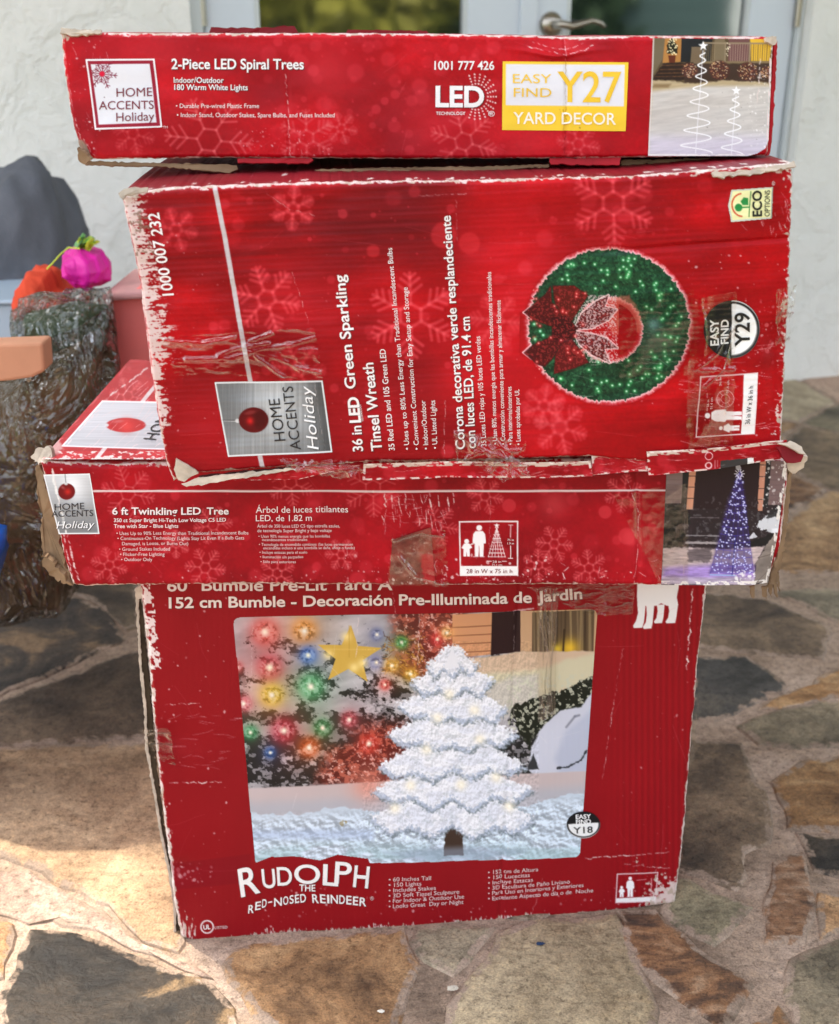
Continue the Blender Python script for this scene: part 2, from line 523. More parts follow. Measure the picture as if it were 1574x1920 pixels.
# ------------------------------------------------------------------ lettering
class Letters:
    def __init__(self): self.items = []
    def add(self, s, p0, p1, h, c=(240, 238, 240), up=None, bold=0.0, sh=None, italic=0.0, arc=0.0):
        self.items.append((s, p0, p1, h, c, up, bold, sh, italic, arc))
    def build(self, face, parent, name='lettering', lift=0.0006, proj=None):
        objs = []
        for (s, p0, p1, h, c, up, bold, sh, it, arc) in self.items:
            cu = bpy.data.curves.new('t', 'FONT'); cu.body = s; cu.offset = bold
            cu.resolution_u = 3 if h < 14 else 5
            cu.shear = it
            o = bpy.data.objects.new('t', cu); COL.objects.link(o); objs.append(o)
        bpy.context.view_layer.update()
        dg = bpy.context.evaluated_depsgraph_get()
        CAP = 0.70
        def make(group):
            V = []; Fc = []; fm = []; mats = []; off = 0
            for o, (s, p0, p1, h, c, up, bold, sh, it, arc) in group:
                me = bpy.data.meshes.new_from_object(o.evaluated_get(dg))
                v = np.empty(len(me.vertices) * 3, np.float32); me.vertices.foreach_get('co', v)
                v = v.reshape(-1, 3).astype(float)
                fs = [tuple(p.vertices) for p in me.polygons]
                bpy.data.meshes.remove(me)
                if not len(v): continue
                x0, x1 = v[:, 0].min(), v[:, 0].max()
                p0 = np.array(p0, float); p1 = np.array(p1, float)
                d = p1 - p0
                if up is None:
                    u = np.array([d[1], -d[0]]) / np.hypot(*d) * h
                else: u = np.array(up, float); u = u / np.hypot(*u) * h
                k = (v[:, 0] - x0) / (x1 - x0)
                q = p0 + k[:, None] * d + (v[:, 1] / CAP)[:, None] * u
                if ink(c) not in mats: mats.append(ink(c))
                layers = [(q, mats.index(ink(c)), lift)]
                if sh:
                    if ink(sh[2]) not in mats: mats.append(ink(sh[2]))
                    layers.insert(0, (q + np.array(sh[:2]), mats.index(ink(sh[2])), lift * .55))
                for qq, mi, lf in layers:
                    V.append(face.to3d(qq[:, 0], qq[:, 1], lf) if proj is None else proj(qq[:, 0], qq[:, 1], lf))
                    Fc += [tuple(off + i for i in f) for f in fs]; fm += [mi] * len(fs); off += len(v)
            return mesh_obj(name, np.concatenate(V), Fc, mats, parent, False, fmat=fm)
        # one mesh per block of print: lines that stand close together belong to one block
        pairs = list(zip(objs, self.items)); bbs = []
        for o, it_ in pairs:
            (x0, y0), (x1, y1) = it_[1], it_[2]; g = max(it_[3] * .9, 7)
            bbs.append([min(x0, x1) - g, min(y0, y1) - g, max(x0, x1) + g, max(y0, y1) + g])
        lab = list(range(len(pairs)))
        for i in range(len(pairs)):
            for j in range(i):
                A, B = bbs[i], bbs[j]
                if A[0] < B[2] and B[0] < A[2] and A[1] < B[3] and B[1] < A[3]:
                    li, lj = lab[i], lab[j]; lab = [lj if v == li else v for v in lab]
        res = None
        for l in dict.fromkeys(lab):
            res = make([p for p, q in zip(pairs, lab) if q == l])
        for o in objs:
            cu = o.data; bpy.data.objects.remove(o); bpy.data.curves.remove(cu)
        return res
WHITE = (240, 238, 240)
DSH = (1.6, 1.8, (92, 10, 20))
# ================================================================== THE FOUR CARTONS
def wear(A, e, dist, seed, sx=5.0, sy=5.0, bias=0.0, c=(222, 210, 203), a=0.9, only=None):
    i = np.nonzero(e < dist * 1.6)[0] if only is None else np.nonzero((e < dist * 1.6) & only)[0]
    n = fbm(A.X[i] / sx, A.Y[i] / sy, seed, 4)
    big = fbm(A.X[i] / 60, A.Y[i] / 60, seed + 31, 2)
    k = sst(.50, .62, n + .42 * np.clip(1 - e[i] / (dist * .62), -1, 1) - .22 + bias + (big - .5) * .55)
    A.blend(i, a * k, c)
    n2 = fbm(A.X[i] / (sx * 1.7) + 50, A.Y[i] / (sy * 1.7), seed + 7, 3)
    A.blend(i, k * sst(.52, .62, n2) * .75, (176, 156, 138))
def bokeh(A, n, x0, y0, x1, y1, seed, c=(232, 70, 82), rmin=2, rmax=16, a=.28):
    rn = random.Random(seed)
    for _ in range(n):
        r = rmin + (rmax - rmin) * rn.random() ** 3
        A.disc(rn.uniform(x0, x1), rn.uniform(y0, y1), r, r, c, a * rn.uniform(.3, 1), max(1.2, r * .3))

# ---------- bottom carton (snowy garden picture)
g0 = ground(340, 1762); g1 = ground(1268, 1698)
e1 = (g1 - g0)[:2]; e1 /= np.linalg.norm(e1)
n1 = np.array([e1[1], -e1[0], 0.0])
Z1 = float(atY(780, 1098, 1.0)[2]) - 0.002
def disp1(x, y):
    d = 0.0016 * (fbm(x / 110, y / 130, 3, 3) - .5) * 2
    d += 0.00005 * np.sin(x * 2 * math.pi / 11.5) * vn(x / 90, y / 200, 36)
    d += -0.004 * np.exp(-((y - 1385) / 26) ** 2) * sst(420, 300, x)
    d += -0.003 * np.exp(-((y - 1630) / 20) ** 2) * sst(440, 320, x)
    d += 0.002 * np.sin((x - 300) / 1000 * math.pi)
    d += -0.0016 * np.exp(-(np.abs(x - 965 - (y - 1250) * -.06) / 5) ** 2)
    return d
# top edge of the bottom carton lies under the carton above it
zt = hit(np.array([250.0, 1337.0]), np.array([1040.0, 1040.0]), g0, n1)
ytop = 1098
for yy in range(1098, 980, -1):
    if hit(np.array([780.0]), np.array([float(yy)]), g0, n1)[0, 2] >= Z1: ytop = yy; break
def lx(y): return 262 + (y - 1098) * (340 - 262) / (1762 - 1098)
F1 = Face(g0, n1, [(lx(ytop), ytop), (262, 1098), (278, 1240), (291, 1400), (312, 1570), (326, 1690), (340, 1762)],
          [(1334, ytop), (1328, 1098), (1311, 1240), (1297, 1400), (1284, 1560), (1268, 1697)],
          [(lx(ytop), ytop), (1334, ytop)],
          [(340, 1762), (372, 1769), (560, 1752), (800, 1739), (1020, 1722), (1180, 1708), (1268, 1697)], disp1)
box1 = empty('cardboard_box', tuple((g0 + g1) / 2 + np.array([-n1[0], -n1[1], 0]) * .21), math.atan2(e1[1], e1[0]),
             'large worn red box at the bottom of the stack, snowy garden picture on its front', 'box')
RED1 = (144, 17, 26)
def paint1(A):
    A.fill(RED1); A.vary(.05, 120, 120, 4)
    A.C *= (1 + .05 * np.sin(A.X * 2 * math.pi / 11.5) * sst(1120, 1200, A.X))[:, None]
    # white silhouette of four legs, cut off by the carton above
    o = lambda x, y: (780 + x / 2.761, 1080 + y / 2.761)
    for p_ in ([(1150, -120), (1362, -120), (1362, 60), (1352, 110), (1359, 150), (1300, 153), (1270, 140), (1246, 153), (1148, 153), (1144, 105)],
               [(1146, 140), (1150, 190), (1140, 230), (1124, 256), (1128, 268), (1172, 266), (1180, 240), (1186, 190), (1188, 148)], [(1192, 148), (1196, 200), (1190, 240), (1175, 262), (1180, 273), (1220, 270), (1226, 240), (1230, 190), (1234, 148)],
               [(1248, 148), (1252, 180), (1246, 215), (1232, 236), (1238, 244), (1275, 242), (1282, 210), (1286, 170), (1288, 146)], [(1306, 146), (1312, 180), (1306, 215), (1292, 236), (1298, 244), (1343, 242), (1350, 205), (1358, 148)]):
        A.poly([o(*p) for p in p_], (236, 234, 234), 1, .9)
    A.line([(720, 1163), (800, 1171), (860, 1166), (935, 1150), (1000, 1140)], 3.2, (216, 190, 190), .8, .8, 1.5, 2)
    # listing mark
    A.ring(388.6, 1737.7, 11.5, 2.2, (240, 232, 232))
    # scale pictogram
    fr = [(1158, 1639), (1233.5, 1635.5), (1230, 1690), (1155, 1692)]
    A.poly([(1155.4, 1684), (1230.4, 1681), (1230, 1690), (1155, 1692)], (240, 236, 236))
    A.frame(fr, 1.8, (232, 200, 204))
    A.person(lambda x, y: (1182 + x * 40, 1681 - y * 38)); A.person(lambda x, y: (1166 + x * 24, 1682 - y * 22), child=True)
    A.line([(1222, 1647), (1221, 1679)], 1.5, (220, 150, 158)); A.line([(1194, 1650), (1212, 1648)], 1.2, (220, 150, 158), .7)
    # wear
    A.crease([(1172, 1200), (1160, 1260), (1130, 1460)], 5, 1.2, .6)
    A.crease([(310, 1322), (375, 1318)], 6, 1.4); A.crease([(318, 1467), (420, 1466)], 7, 2.2, .9)
    A.crease([(1098, 1608), (1180, 1603), (1255, 1597)], 8, 1.8, .8)
    A.crease([(1300, 1105), (1292, 1200), (1288, 1260)], 9, 2.5, .9)
    A.crease([(1172, 1620), (1255, 1628)], 10, 1.6)
    A.crease([(1020, 1640), (995, 1720)], 11, 1.2, .5)
    A.crease([(735, 1098), (742, 1150)], 12, 1.2, .7)
    wear(A, A.el, 17, 11, 5, 9, .02); wear(A, A.el, 8, 15, 4, 6, .18)
    A.blend(*(lambda i: (i, sst(.50, .56, fbm(A.X[i] / 7, A.Y[i] / 7, 77, 3)) * .9, (240, 232, 228)))(np.nonzero((A.el > 3) & (A.el < 24) & (A.Y < 1255))[0]))
    wear(A, A.er, 13, 12, 6, 16, .0); wear(A, A.er, 6, 18, 4, 9, .14)
    wear(A, A.eb, 20, 13, 2.6, 12, -.02); wear(A, A.eb, 8, 14, 5, 5, .2)
    cr = np.hypot(A.X - 1268, A.Y - 1697)
    wear(A, cr, 74, 19, 6, 6, .28); 
    cl = np.hypot(A.X - 340, A.Y - 1762); wear(A, cl, 70, 20, 3, 14, .12)
    A.specks(160, 480, 1660, 1260, 1760, (232, 205, 205), .5, 3.2, 3, .7)
    A.specks(70, 290, 1110, 430, 1700, (230, 200, 200), .5, 2.6, 4, .7)
    A.specks(40, 1130, 1200, 1290, 1690, (230, 200, 200), .5, 2.0, 5, .6)
    A.scratches(26, 300, 1340, 440, 1440, (225, 190, 192), 6, 40, 6, 0, .45)
    A.scratches(26, 300, 1110, 1290, 1740, (205, 120, 128), 15, 90, 7, None, .22)
    # darker gloss left by old tape strips
    A.poly([(318, 1622), (470, 1600), (470, 1655), (330, 1668)], (118, 14, 30), .35, 2)
    A.specks(24, 330, 1615, 400, 1665, (225, 190, 190), 1, 5, 9, .6)
fp1, per1, A1 = front_panel(F1, paint1, box1, MAT_PRINT, .004, seed=21, rag=1.6)
body(F1, per1, .42, box1, MAT_TOP, side_paint((150, 60, 55), 41), bulge=.004)

def pic1(A):
    X, Y = A.X, A.Y
    # top left: snow on the lit tree
    A.fill((176, 172, 176))
    i = np.arange(len(X))
    A.vary(.12, 60, 30, 9)
    # needles showing through the snow: more toward the bottom and right
    d = fbm(X / 30, Y / 22, 12, 6, .66)
    k = sst(.49, .56, d + sst(1240, 1450, Y) * .20 - .05 - sst(1200, 1160, Y) * .2)
    k *= (Y < 1500)
    A.blend(i, k, (34, 34, 34))
    kk = sst(.55, .62, fbm(X / 9, Y / 7, 14, 4)) * k
    A.blend(i, kk * .8, (150, 146, 150))
    A.C *= (1 + .16 * (fbm(X / 40, (Y + X * .2) / 16, 15, 4) - .5) * 2)[:, None]
    # reddish lit branches on the right of the tree
    reg = sst(0, 40, (X - 715) + (Y - 1165) * -.1) * sst(1480, 1460, Y) * sst(905, 850, X) * sst(0, 30, 1260 - Y + (X - 700) * .3) + \
          sst(640, 700, X) * sst(1330, 1380, Y) * sst(1478, 1462, Y) * sst(800, 740, X) + \
          sst(600, 640, X + (Y - 1400) * .4) * sst(1385, 1410, Y) * sst(1480, 1460, Y) * sst(800, 740, X)
    reg = np.clip(reg, 0, 1)
    n2 = fbm(X / 10, Y / 8, 16, 5, .65)
    A.blend(i, reg * .92, (92, 30, 24))
    A.blend(i, reg * sst(.5, .62, n2) * .9, (184, 96, 78))
    A.blend(i, reg * sst(.6, .7, fbm(X / 6, Y / 5, 18, 4, .6)) * .9, (226, 178, 168))
    rn = random.Random(8)
    for _ in range(150):
        x, y = rn.uniform(720, 800), rn.uniform(1190, 1260); q = rn.uniform(0, 6.3)
        A.line([(x, y), (x + 9 * math.cos(q), y + 9 * math.sin(q))], 1.4, rn.choice([(196, 140, 50), (150, 84, 30), (90, 44, 22)]), .8)
    # timber wall, dark gap and curtained window
    A.poly([(848, 1150), (925, 1146), (925, 1225), (848, 1232)], (206, 148, 108))
    for y in (1172, 1188, 1204, 1220): A.line([(848, y + 2), (925, y - 2)], 2.2, (132, 84, 58), .8)
    A.poly([(922, 1146), (978, 1143), (978, 1221), (920, 1226)], (44, 26, 28))
    A.poly([(976, 1143), (1124, 1136), (1122, 1226), (976, 1222)], (196, 158, 122))
    A.poly([(998, 1147), (1115, 1142), (1113, 1224), (997, 1224)], (96, 78, 58))
    rn = random.Random(5)
    for _ in range(26):
        x = rn.uniform(1000, 1112); c = rn.choice([(132, 112, 84), (70, 54, 40), (150, 128, 92), (58, 46, 34)])
        A.line([(x, 1145), (x + rn.uniform(-2, 2), 1222)], rn.uniform(1.5, 4), c, .7)
    A.glow(1068, 1214, 17, (236, 190, 50), .9); A.glow(1045, 1216, 9, (240, 205, 60), .8); A.line([(1058, 1180), (1056, 1222)], 4, (52, 38, 26), .8)
    # snow banks on the right
    A.poly([(800, 1238), (900, 1232), (980, 1220), (1124, 1220), (1124, 1330), (985, 1345), (860, 1300)], (205, 178, 152), 1, 2, 2, 3, 14)
    A.poly([(850, 1262), (960, 1258), (1030, 1250), (1060, 1235), (1124, 1225), (1124, 1290), (1060, 1290), (1000, 1330), (900, 1330)], (204, 198, 168), .9, 6, 3, 4, 14)
    A.poly([(900, 1290), (960, 1268), (1010, 1262), (1010, 1330), (940, 1345)], (196, 190, 182), .9, 6)
    A.poly([(968, 1318), (1000, 1310), (1060, 1290), (1118, 1262), (1122, 1300), (1100, 1330), (1060, 1350), (1020, 1360), (992, 1400), (960, 1340)], (30, 34, 26), 1, 1.5, 7, 5, 8)
    j = A.box(950, 1255, 1124, 1400); n = fbm(X[j] / 5, Y[j] / 5, 25, 4)
    A.blend(j, sst(.57, .64, n) * sst(1255, 1275, Y[j]) * sst(1400, 1350, Y[j]) * .85, (196, 196, 176))
    A.poly([(996, 1400), (1010, 1370), (1050, 1330), (1090, 1325), (1120, 1285), (1122, 1455), (1000, 1450), (990, 1440)], (200, 202, 216), 1, 2, 2, 6, 12)
    A.poly([(1040, 1420), (1060, 1370), (1110, 1330), (1120, 1330), (1116, 1450), (1050, 1448)], (178, 184, 204), .8, 8)
    A.line([(1062, 1362), (1078, 1342), (1086, 1340)], 4, (120, 122, 136), .8, 2)
    A.line([(1046, 1438), (1066, 1436), (1090, 1424), (1100, 1406)], 3.5, (40, 42, 46), .9, 1.2, 2, 4)
    A.poly([(985, 1440), (1000, 1412), (1010, 1440)], (36, 38, 40), .9, 1.5, 2, 7)
    # ground snow
    A.poly([(440, 1478), (560, 1472), (700, 1464), (830, 1452), (1130, 1444), (1130, 1700), (440, 1700)], (196, 180, 180), 1, 2)
    A.poly([(440, 1505), (1130, 1470), (1130, 1700), (440, 1700)], (176, 178, 188), .8, 14)
    A.glow(690, 1470, 32, (222, 140, 120), .7)
    A.poly([(440, 1520), (560, 1526), (640, 1510), (700, 1520), (760, 1516), (900, 1520), (990, 1506), (1040, 1494), (1124, 1482), (1124, 1700), (440, 1700)], (196, 208, 222), 1, 1.5, 8, 8, 16)
    j = A.box(440, 1490, 1130, 1700)
    lum = (fbm(X[j] / 20, Y[j] / 13, 33, 6, .66) - .5)
    lum2 = lum - (fbm((X[j] + 3) / 20, (Y[j] - 4) / 13, 33, 6, .66) - .5)
    mk = sst(1500, 1535, Y[j] + (X[j] - 780) * .06)
    A.C[j] *= (1 + mk * np.clip(lum2 * 1.5, -.20, .16))[:, None]
    A.blend(j, sst(1560, 1610, Y[j]) * .5 * sst(.4, .6, fbm(X[j] / 60, Y[j] / 20, 35, 3)), (150, 188, 190))
    A.poly([(440, 1556), (700, 1552), (700, 1572), (440, 1574)], (166, 184, 216), .5, 8)
    # lights on the tree
    def bulb(x, y, r, c, w=(255, 246, 225)):
        A.glow(x, y, r * 2.0, c, .30, .8); A.glow(x, y, r * 1.0, c, .8, 1.4)
        j = A.box(x - r, y - r, x + r, y + r)
        if len(j):
            n = fbm(X[j] / 5, Y[j] / 5, int(x), 4); dd = np.hypot(X[j] - x, (Y[j] - y) * 1.2) / r
            A.blend(j, sst(.5, .62, n) * .6 * sst(1, .6, dd), tuple(min(255, v * .45 + 130) for v in c))
            A.blend(j, sst(.56, .66, 1 - n) * .55 * sst(1, .6, dd), tuple(v * .45 for v in c))
        A.glow(x, y, r * .28, w, 1.0)
    for b in [(497, 1184, 27, (214, 66, 60)), (571, 1182, 25, (232, 140, 40)), (506, 1250, 25, (190, 40, 58)), (578, 1227, 17, (50, 92, 190)), (510, 1302, 23, (238, 196, 48)),
              (583, 1286, 25, (84, 178, 112)), (457, 1318, 16, (214, 90, 100)), (533, 1368, 24, (200, 44, 64)), (605, 1363, 17, (52, 146, 84)), (655, 1347, 15, (214, 84, 96)),
              (444, 1250, 12, (216, 90, 90)), (470, 1372, 14, (60, 150, 90)), (507, 1410, 11, (50, 96, 170)), (580, 1400, 20, (222, 96, 40)), (692, 1392, 18, (220, 60, 46)),
              (707, 1188, 12, (90, 100, 150)), (753, 1202, 12, (70, 170, 90)), (706, 1240, 13, (110, 120, 180)), (735, 1246, 14, (240, 180, 70)), (820, 1196, 12, (214, 40, 50)),
              (838, 1184, 12, (250, 190, 110)), (722, 1282, 10, (214, 60, 50)), (770, 1262, 13, (236, 180, 60))]: bulb(*b)
    # gold star lamp on the tree
    A.star(655, 1228, 63, (206, 168, 76), -math.pi / 2 + .05, 1, .42, .92)
    for (x, y) in ((650, 1192), (616, 1226), (680, 1242), (664, 1250)): A.glow(x, y, 9, (250, 226, 150), .8)
    A.line([(655, 1172), (655, 1230)], 2, (184, 146, 60), .6, 1.5); A.line([(597, 1216), (712, 1216)], 1.5, (222, 188, 104), .6, 1.5)
    # a young garden tree under a thick coat of fresh snow
    A.poly([(836, 1540), (866, 1540), (870, 1602), (832, 1602)], (66, 50, 42), 1, 1.2, 2, 401)
    A.poly([(720, 1596), (800, 1588), (900, 1586), (985, 1594), (900, 1612), (790, 1614)], (150, 164, 186), .55, 8)
    rn = random.Random(21)
    tiers = [(1556, 156, 110), (1504, 152, 104), (1450, 140, 100), (1396, 124, 94), (1344, 104, 86), (1296, 80, 74), (1258, 50, 48)]
    for q, (yb, hw, th) in enumerate(tiers):
        n = 9 if hw > 90 else 7
        low = [(848 - hw + 2 * hw * k / (n - 1), yb + (12 if k % 2 else -6) - 26 * (abs(2 * k / (n - 1) - 1)) ** 2 * .6 + rn.uniform(-6, 6)) for k in range(n)]
        pl_ = [(848 - hw * .25, yb - th)] + [(848 - hw * .62, yb - th * .45)] + low + [(848 + hw * .62, yb - th * .45), (848 + hw * .25, yb - th)]
        A.poly([(x + 1, y + 7) for x, y in pl_], (104, 116, 122), .8, 3, 8, 410 + q, 4)
        A.poly([(x, y + 4) for x, y in pl_], (184, 194, 214), .9, 3.5, 8, 420 + q, 4)
        A.poly([(848 + (x - 848) * .97, y - 3) for x, y in pl_], (234, 235, 242), 1, 3.0, 9, 430 + q, 4)
        jj, dd = A.pdist(pl_, 4)
        A.blend(jj, sst(2, -14, dd) * sst(.46, .62, fbm(X[jj] / 34, Y[jj] / 16, 440 + q, 4)) * .26, (190, 198, 220))
        A.blend(jj, sst(0, -8, dd) * sst(.62, .68, fbm(X[jj] / 9, Y[jj] / 6, 450 + q, 4)) * .22, (140, 152, 156))
    jj = A.box(680, 1200, 1010, 1580)
    ff = fbm(X[jj] / 7, Y[jj] / 9, 471, 4, .7) - fbm((X[jj] + 1.5) / 7, (Y[jj] + 3) / 9, 471, 4, .7)
    A.C[jj] *= (1 + np.clip(ff * .5, -.07, .06) * (A.C[jj].mean(1) > .6))[:, None]
    A.poly([(840, 1232), (848, 1208), (857, 1232), (862, 1250), (834, 1250)], (234, 235, 242), 1, 1.2, 3, 460)
    for (x, y) in ((842, 1300), (800, 1402), (900, 1385), (865, 1470), (770, 1470), (930, 1455), (820, 1345), (890, 1330), (955, 1510), (740, 1512)): A.glow(x, y, 10, (255, 244, 214), .75); A.glow(x, y, 3, (255, 252, 240), 1)
    # creases and scratches in the print
    A.crease([(672, 1157), (668, 1230)], 14, 1.6, .8); A.crease([(778, 1100), (786, 1160), (784, 1250)], 15, 1.5, .8)
    A.crease([(964, 1143), (962, 1400), (952, 1600)], 16, 1.2, .45); A.crease([(475, 1160), (470, 1330)], 17, 1.0, .4)
    A.scratches(30, 450, 1160, 1110, 1600, (235, 230, 230), 8, 60, 18, None, .25)
    A.specks(4, 640, 1530, 660, 1545, (150, 130, 80), 1.5, 4, 10, .9)
PQ = [(437, 1156), (1121, 1141), (1088, 1607), (479, 1622)]
def roundkeep(A):
    # rounded corners; the lower edge steps round the title
    q = []
    C = PQ
    for k in range(4):
        p = np.array(C[k]); a = np.array(C[k - 1]); b = np.array(C[(k + 1) % 4])
        r = 13
        ua = (a - p) / np.hypot(*(a - p)); ub = (b - p) / np.hypot(*(b - p))
        for f in np.linspace(0, 1, 6):
            q.append(tuple(p + ua * r * (1 - f) ** 2 + ub * r * f ** 2))
    i, d = A.pdist(q, 1e4)
    tt = [(478, 1618), (508, 1606), (560, 1605), (600, 1612), (634, 1601), (690, 1608), (700, 1634), (760, 1640), (470, 1650)]
    i2, d2 = A.pdist(tt, 1e4)
    k = np.ones(len(A.X), bool); k[i] &= d < 0; k[i2] &= d2 > 0
    return k
panel(F1, [(436, 1155), (1122, 1140), (1088, 1609), (478, 1640)], pic1, box1, MAT_GLOSSY, 'garden_picture', .0004, 1.2, roundkeep)
def disc_sticker(face, cx, cy, rx, ry, paint, parent, name):
    nr, na = 22, 90
    rr = np.linspace(0.02, 1, nr)[:, None]; aa = np.linspace(0, 2 * math.pi, na, endpoint=False)[None, :]
    A = Art((cx + rx * rr * np.cos(aa)).ravel(), (cy + ry * rr * np.sin(aa)).ravel())
    paint(A)
    idx = np.arange(na); Fc = np.concatenate([np.stack([r * na + idx, (r + 1) * na + idx, (r + 1) * na + (idx + 1) % na, r * na + (idx + 1) % na], 1) for r in range(nr - 1)])
    V = face.to3d(A.X, A.Y, .0010)
    faces = [tuple(f) for f in Fc] + [tuple(range(na))]
    return mesh_obj(name, V, faces, MAT_GLOSSY, parent, True, colors=A.lin())
def pst1(A):
    A.fill((28, 28, 30)); A.poly([(1050, 1545), (1140, 1540), (1140, 1590), (1050, 1590)], (240, 240, 240), 1, .6)
    A.ring(1094, 1545, 30, 2.6, (30, 30, 32), ry=23)
st1 = disc_sticker(F1, 1094, 1545, 31.5, 25, pst1, box1, 'round_sticker')
L = Letters()
L.add('EASY', (1079.5, 1533.6), (1108, 1532.2), 8, (245, 245, 245), bold=.02)
L.add('FIND', (1080, 1543.2), (1108, 1542), 8, (245, 245, 245), bold=.02)
L.add('Y18', (1075, 1561), (1111.5, 1559.3), 12, (30, 30, 32), bold=.01)
L.build(F1, st1, 'sticker_lettering', .0016)
L = Letters()
L.add('60" Bumble Pre-Lit Yard A', (314, 1107), (736, 1104), 21, (226, 206, 200), bold=.018)
L.add('152 cm Bumble - Decoración Pre-Illuminada de', (317, 1139), (997, 1128.5), 20, (232, 214, 206), bold=.022, sh=(1, 1.6, (88, 8, 18)))
L.add('JardIn', (1008, 1127), (1092, 1121.5), 20, (232, 214, 206), bold=.022, sh=(1, 1.6, (88, 8, 18)))
o6 = lambda x, y: (230 + x / 2.761, 1440 + y / 2.761)
for ch, x0, x1, y0, y1, h in [('R', 614, 715, 668, 640, 148), ('U', 727, 795, 618, 616, 100), ('D', 803, 880, 604, 602, 96), ('O', 890, 1024, 592, 592, 98),
                              ('L', 1036, 1116, 598, 604, 108), ('P', 1096, 1182, 588, 592, 112), ('H', 1192, 1270, 606, 614, 112)]:
    L.add(ch, o6(x0, y0), o6(x1, y1), h / 2.761, (242, 238, 236), up=((x0 - 950) * .0004, -1), bold=.012, sh=(1.2, 1.6, (88, 8, 18)))
L.add('THE', o6(915, 632), o6(998, 632), 12.5, (242, 238, 236), bold=.012, sh=(1, 1.2, (88, 8, 18)))
tx = 'RED-NOSED'; xs = [650, 686, 722, 752, 785, 832, 866, 894, 922, 958]; ys = [752, 735, 722, 708, 714, 706, 700, 696, 692, 690]
for k, ch in enumerate(tx):
    if ch == '-': L.add(ch, o6(xs[k] + 4, ys[k] - 2), o6(xs[k + 1] - 8, ys[k] - 6), 14, (242, 238, 236), bold=.012)
    else: L.add(ch, o6(xs[k], ys[k]), o6(xs[k + 1] - 7, ys[k] - 5), 15.5, (242, 238, 236), up=(.02 * (4 - k), -1), bold=.012, sh=(1, 1.2, (88, 8, 18)))
tx = 'REINDEER'; xs = [984, 1024, 1060, 1078, 1122, 1158, 1192, 1226, 1268]; ys = [690, 690, 691, 692, 694, 697, 701, 706, 710]
for k, ch in enumerate(tx):
    L.add(ch, o6(xs[k], ys[k]), o6(xs[k + 1] - 7, ys[k] + 2), 16, (242, 238, 236), up=(.02 * (k - 4), -1), bold=.012, sh=(1, 1.2, (88, 8, 18)))
L.add('®', (694, 1685), (701, 1685), 7, (220, 190, 190))
for k, (s, x1, y1) in enumerate([('• 60 Inches Tall', 808, 1647), ('• 150 Lights', 790, 1657.5), ('• Includes Stakes', 817, 1665.5), ('• 3D Soft Tinsel Sculpture', 861, 1673), ('• For Indoor & Outdoor Use', 870, 1682), ('• Looks Great  Day or Night', 869, 1692)]):
    L.add(s, (729, 1650.5 + k * 10), (x1, y1), 7.6, (226, 200, 200), up=(0, -1))
for k, (s, x1, y1) in enumerate([('• 152 cm de Altura', 1009, 1631), ('• 150 Lucecitas', 993, 1641.5), ('• Incluye Estacas', 999, 1650.5), ('• 3D Escultura de Paño Liviano', 1068.5, 1655), ('• Para Uso en Interiores y Exteriores', 1094, 1661.5), ('• Excelente Aspecto de día o de  Noche', 1112, 1671.5)]):
    L.add(s, (915, 1637 + k * 9.8), (x1, y1), 7.4, (226, 200, 200), up=(0, -1))
L.add('UL', (382, 1742), (395, 1741), 8.5, (240, 232, 232), bold=.02)
L.add('LISTED', (403, 1741), (427, 1740), 5, (226, 200, 200))
L.build(F1, box1)
# curl inside the O of the title, as a raised print stroke
# torn board standing off the left edge, lit from behind
dv1 = -n1
M_GAP = flat_mat('gap_shade', rgb(70, 60, 48), .9, .1, .4, 40)  # dark slab colour standing for the shade in the gap behind the edge
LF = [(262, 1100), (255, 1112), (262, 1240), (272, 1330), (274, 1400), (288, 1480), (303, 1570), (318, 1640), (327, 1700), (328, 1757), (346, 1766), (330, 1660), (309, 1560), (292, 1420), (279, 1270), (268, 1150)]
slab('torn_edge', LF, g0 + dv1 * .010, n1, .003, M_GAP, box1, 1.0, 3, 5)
RIM = [(258, 1104), (254, 1112), (260, 1240), (270, 1330), (272, 1400), (286, 1480), (301, 1570), (316, 1640), (325, 1700), (326, 1757), (331, 1757), (330, 1700), (321, 1640), (306, 1570), (291, 1480), (277, 1400), (275, 1330), (265, 1240), (259, 1112)]
slab('torn_edge', RIM, g0 + dv1 * .008, n1, .012, MAT_FIBRE, box1, .7, 33, 5)
slab('torn_edge', [(263, 1098), (252, 1106), (259, 1124), (266, 1122), (276, 1106)], g0 + dv1 * .004, n1, .004, MAT_FIBRE, box1, 1.0, 4, 4)
tape(F1, [(1006, 1100), (1046, 1100), (1040, 1335), (1008, 1350)], box1, 5, .0016, .0015, .09, .008, folds=[[(1018, 1104), (1014, 1160), (1026, 1210), (1018, 1280), (1022, 1340)], [(1034, 1102), (1028, 1150), (1034, 1200), (1028, 1270), (1032, 1330)], [(1010, 1110), (1022, 1150)]])
tape(F1, [(262, 1370), (318, 1362), (330, 1432), (290, 1420)], box1, 6, .002, .002, .02, .05)
tape(F1, [(985, 1098), (1188, 1092), (1186, 1150), (1110, 1152)], box1, 7, .0012, .0014, .02, .05)
tape(F1, [(1300, 1350), (1312, 1280), (1300, 1420), (1290, 1440)], box1, 8)

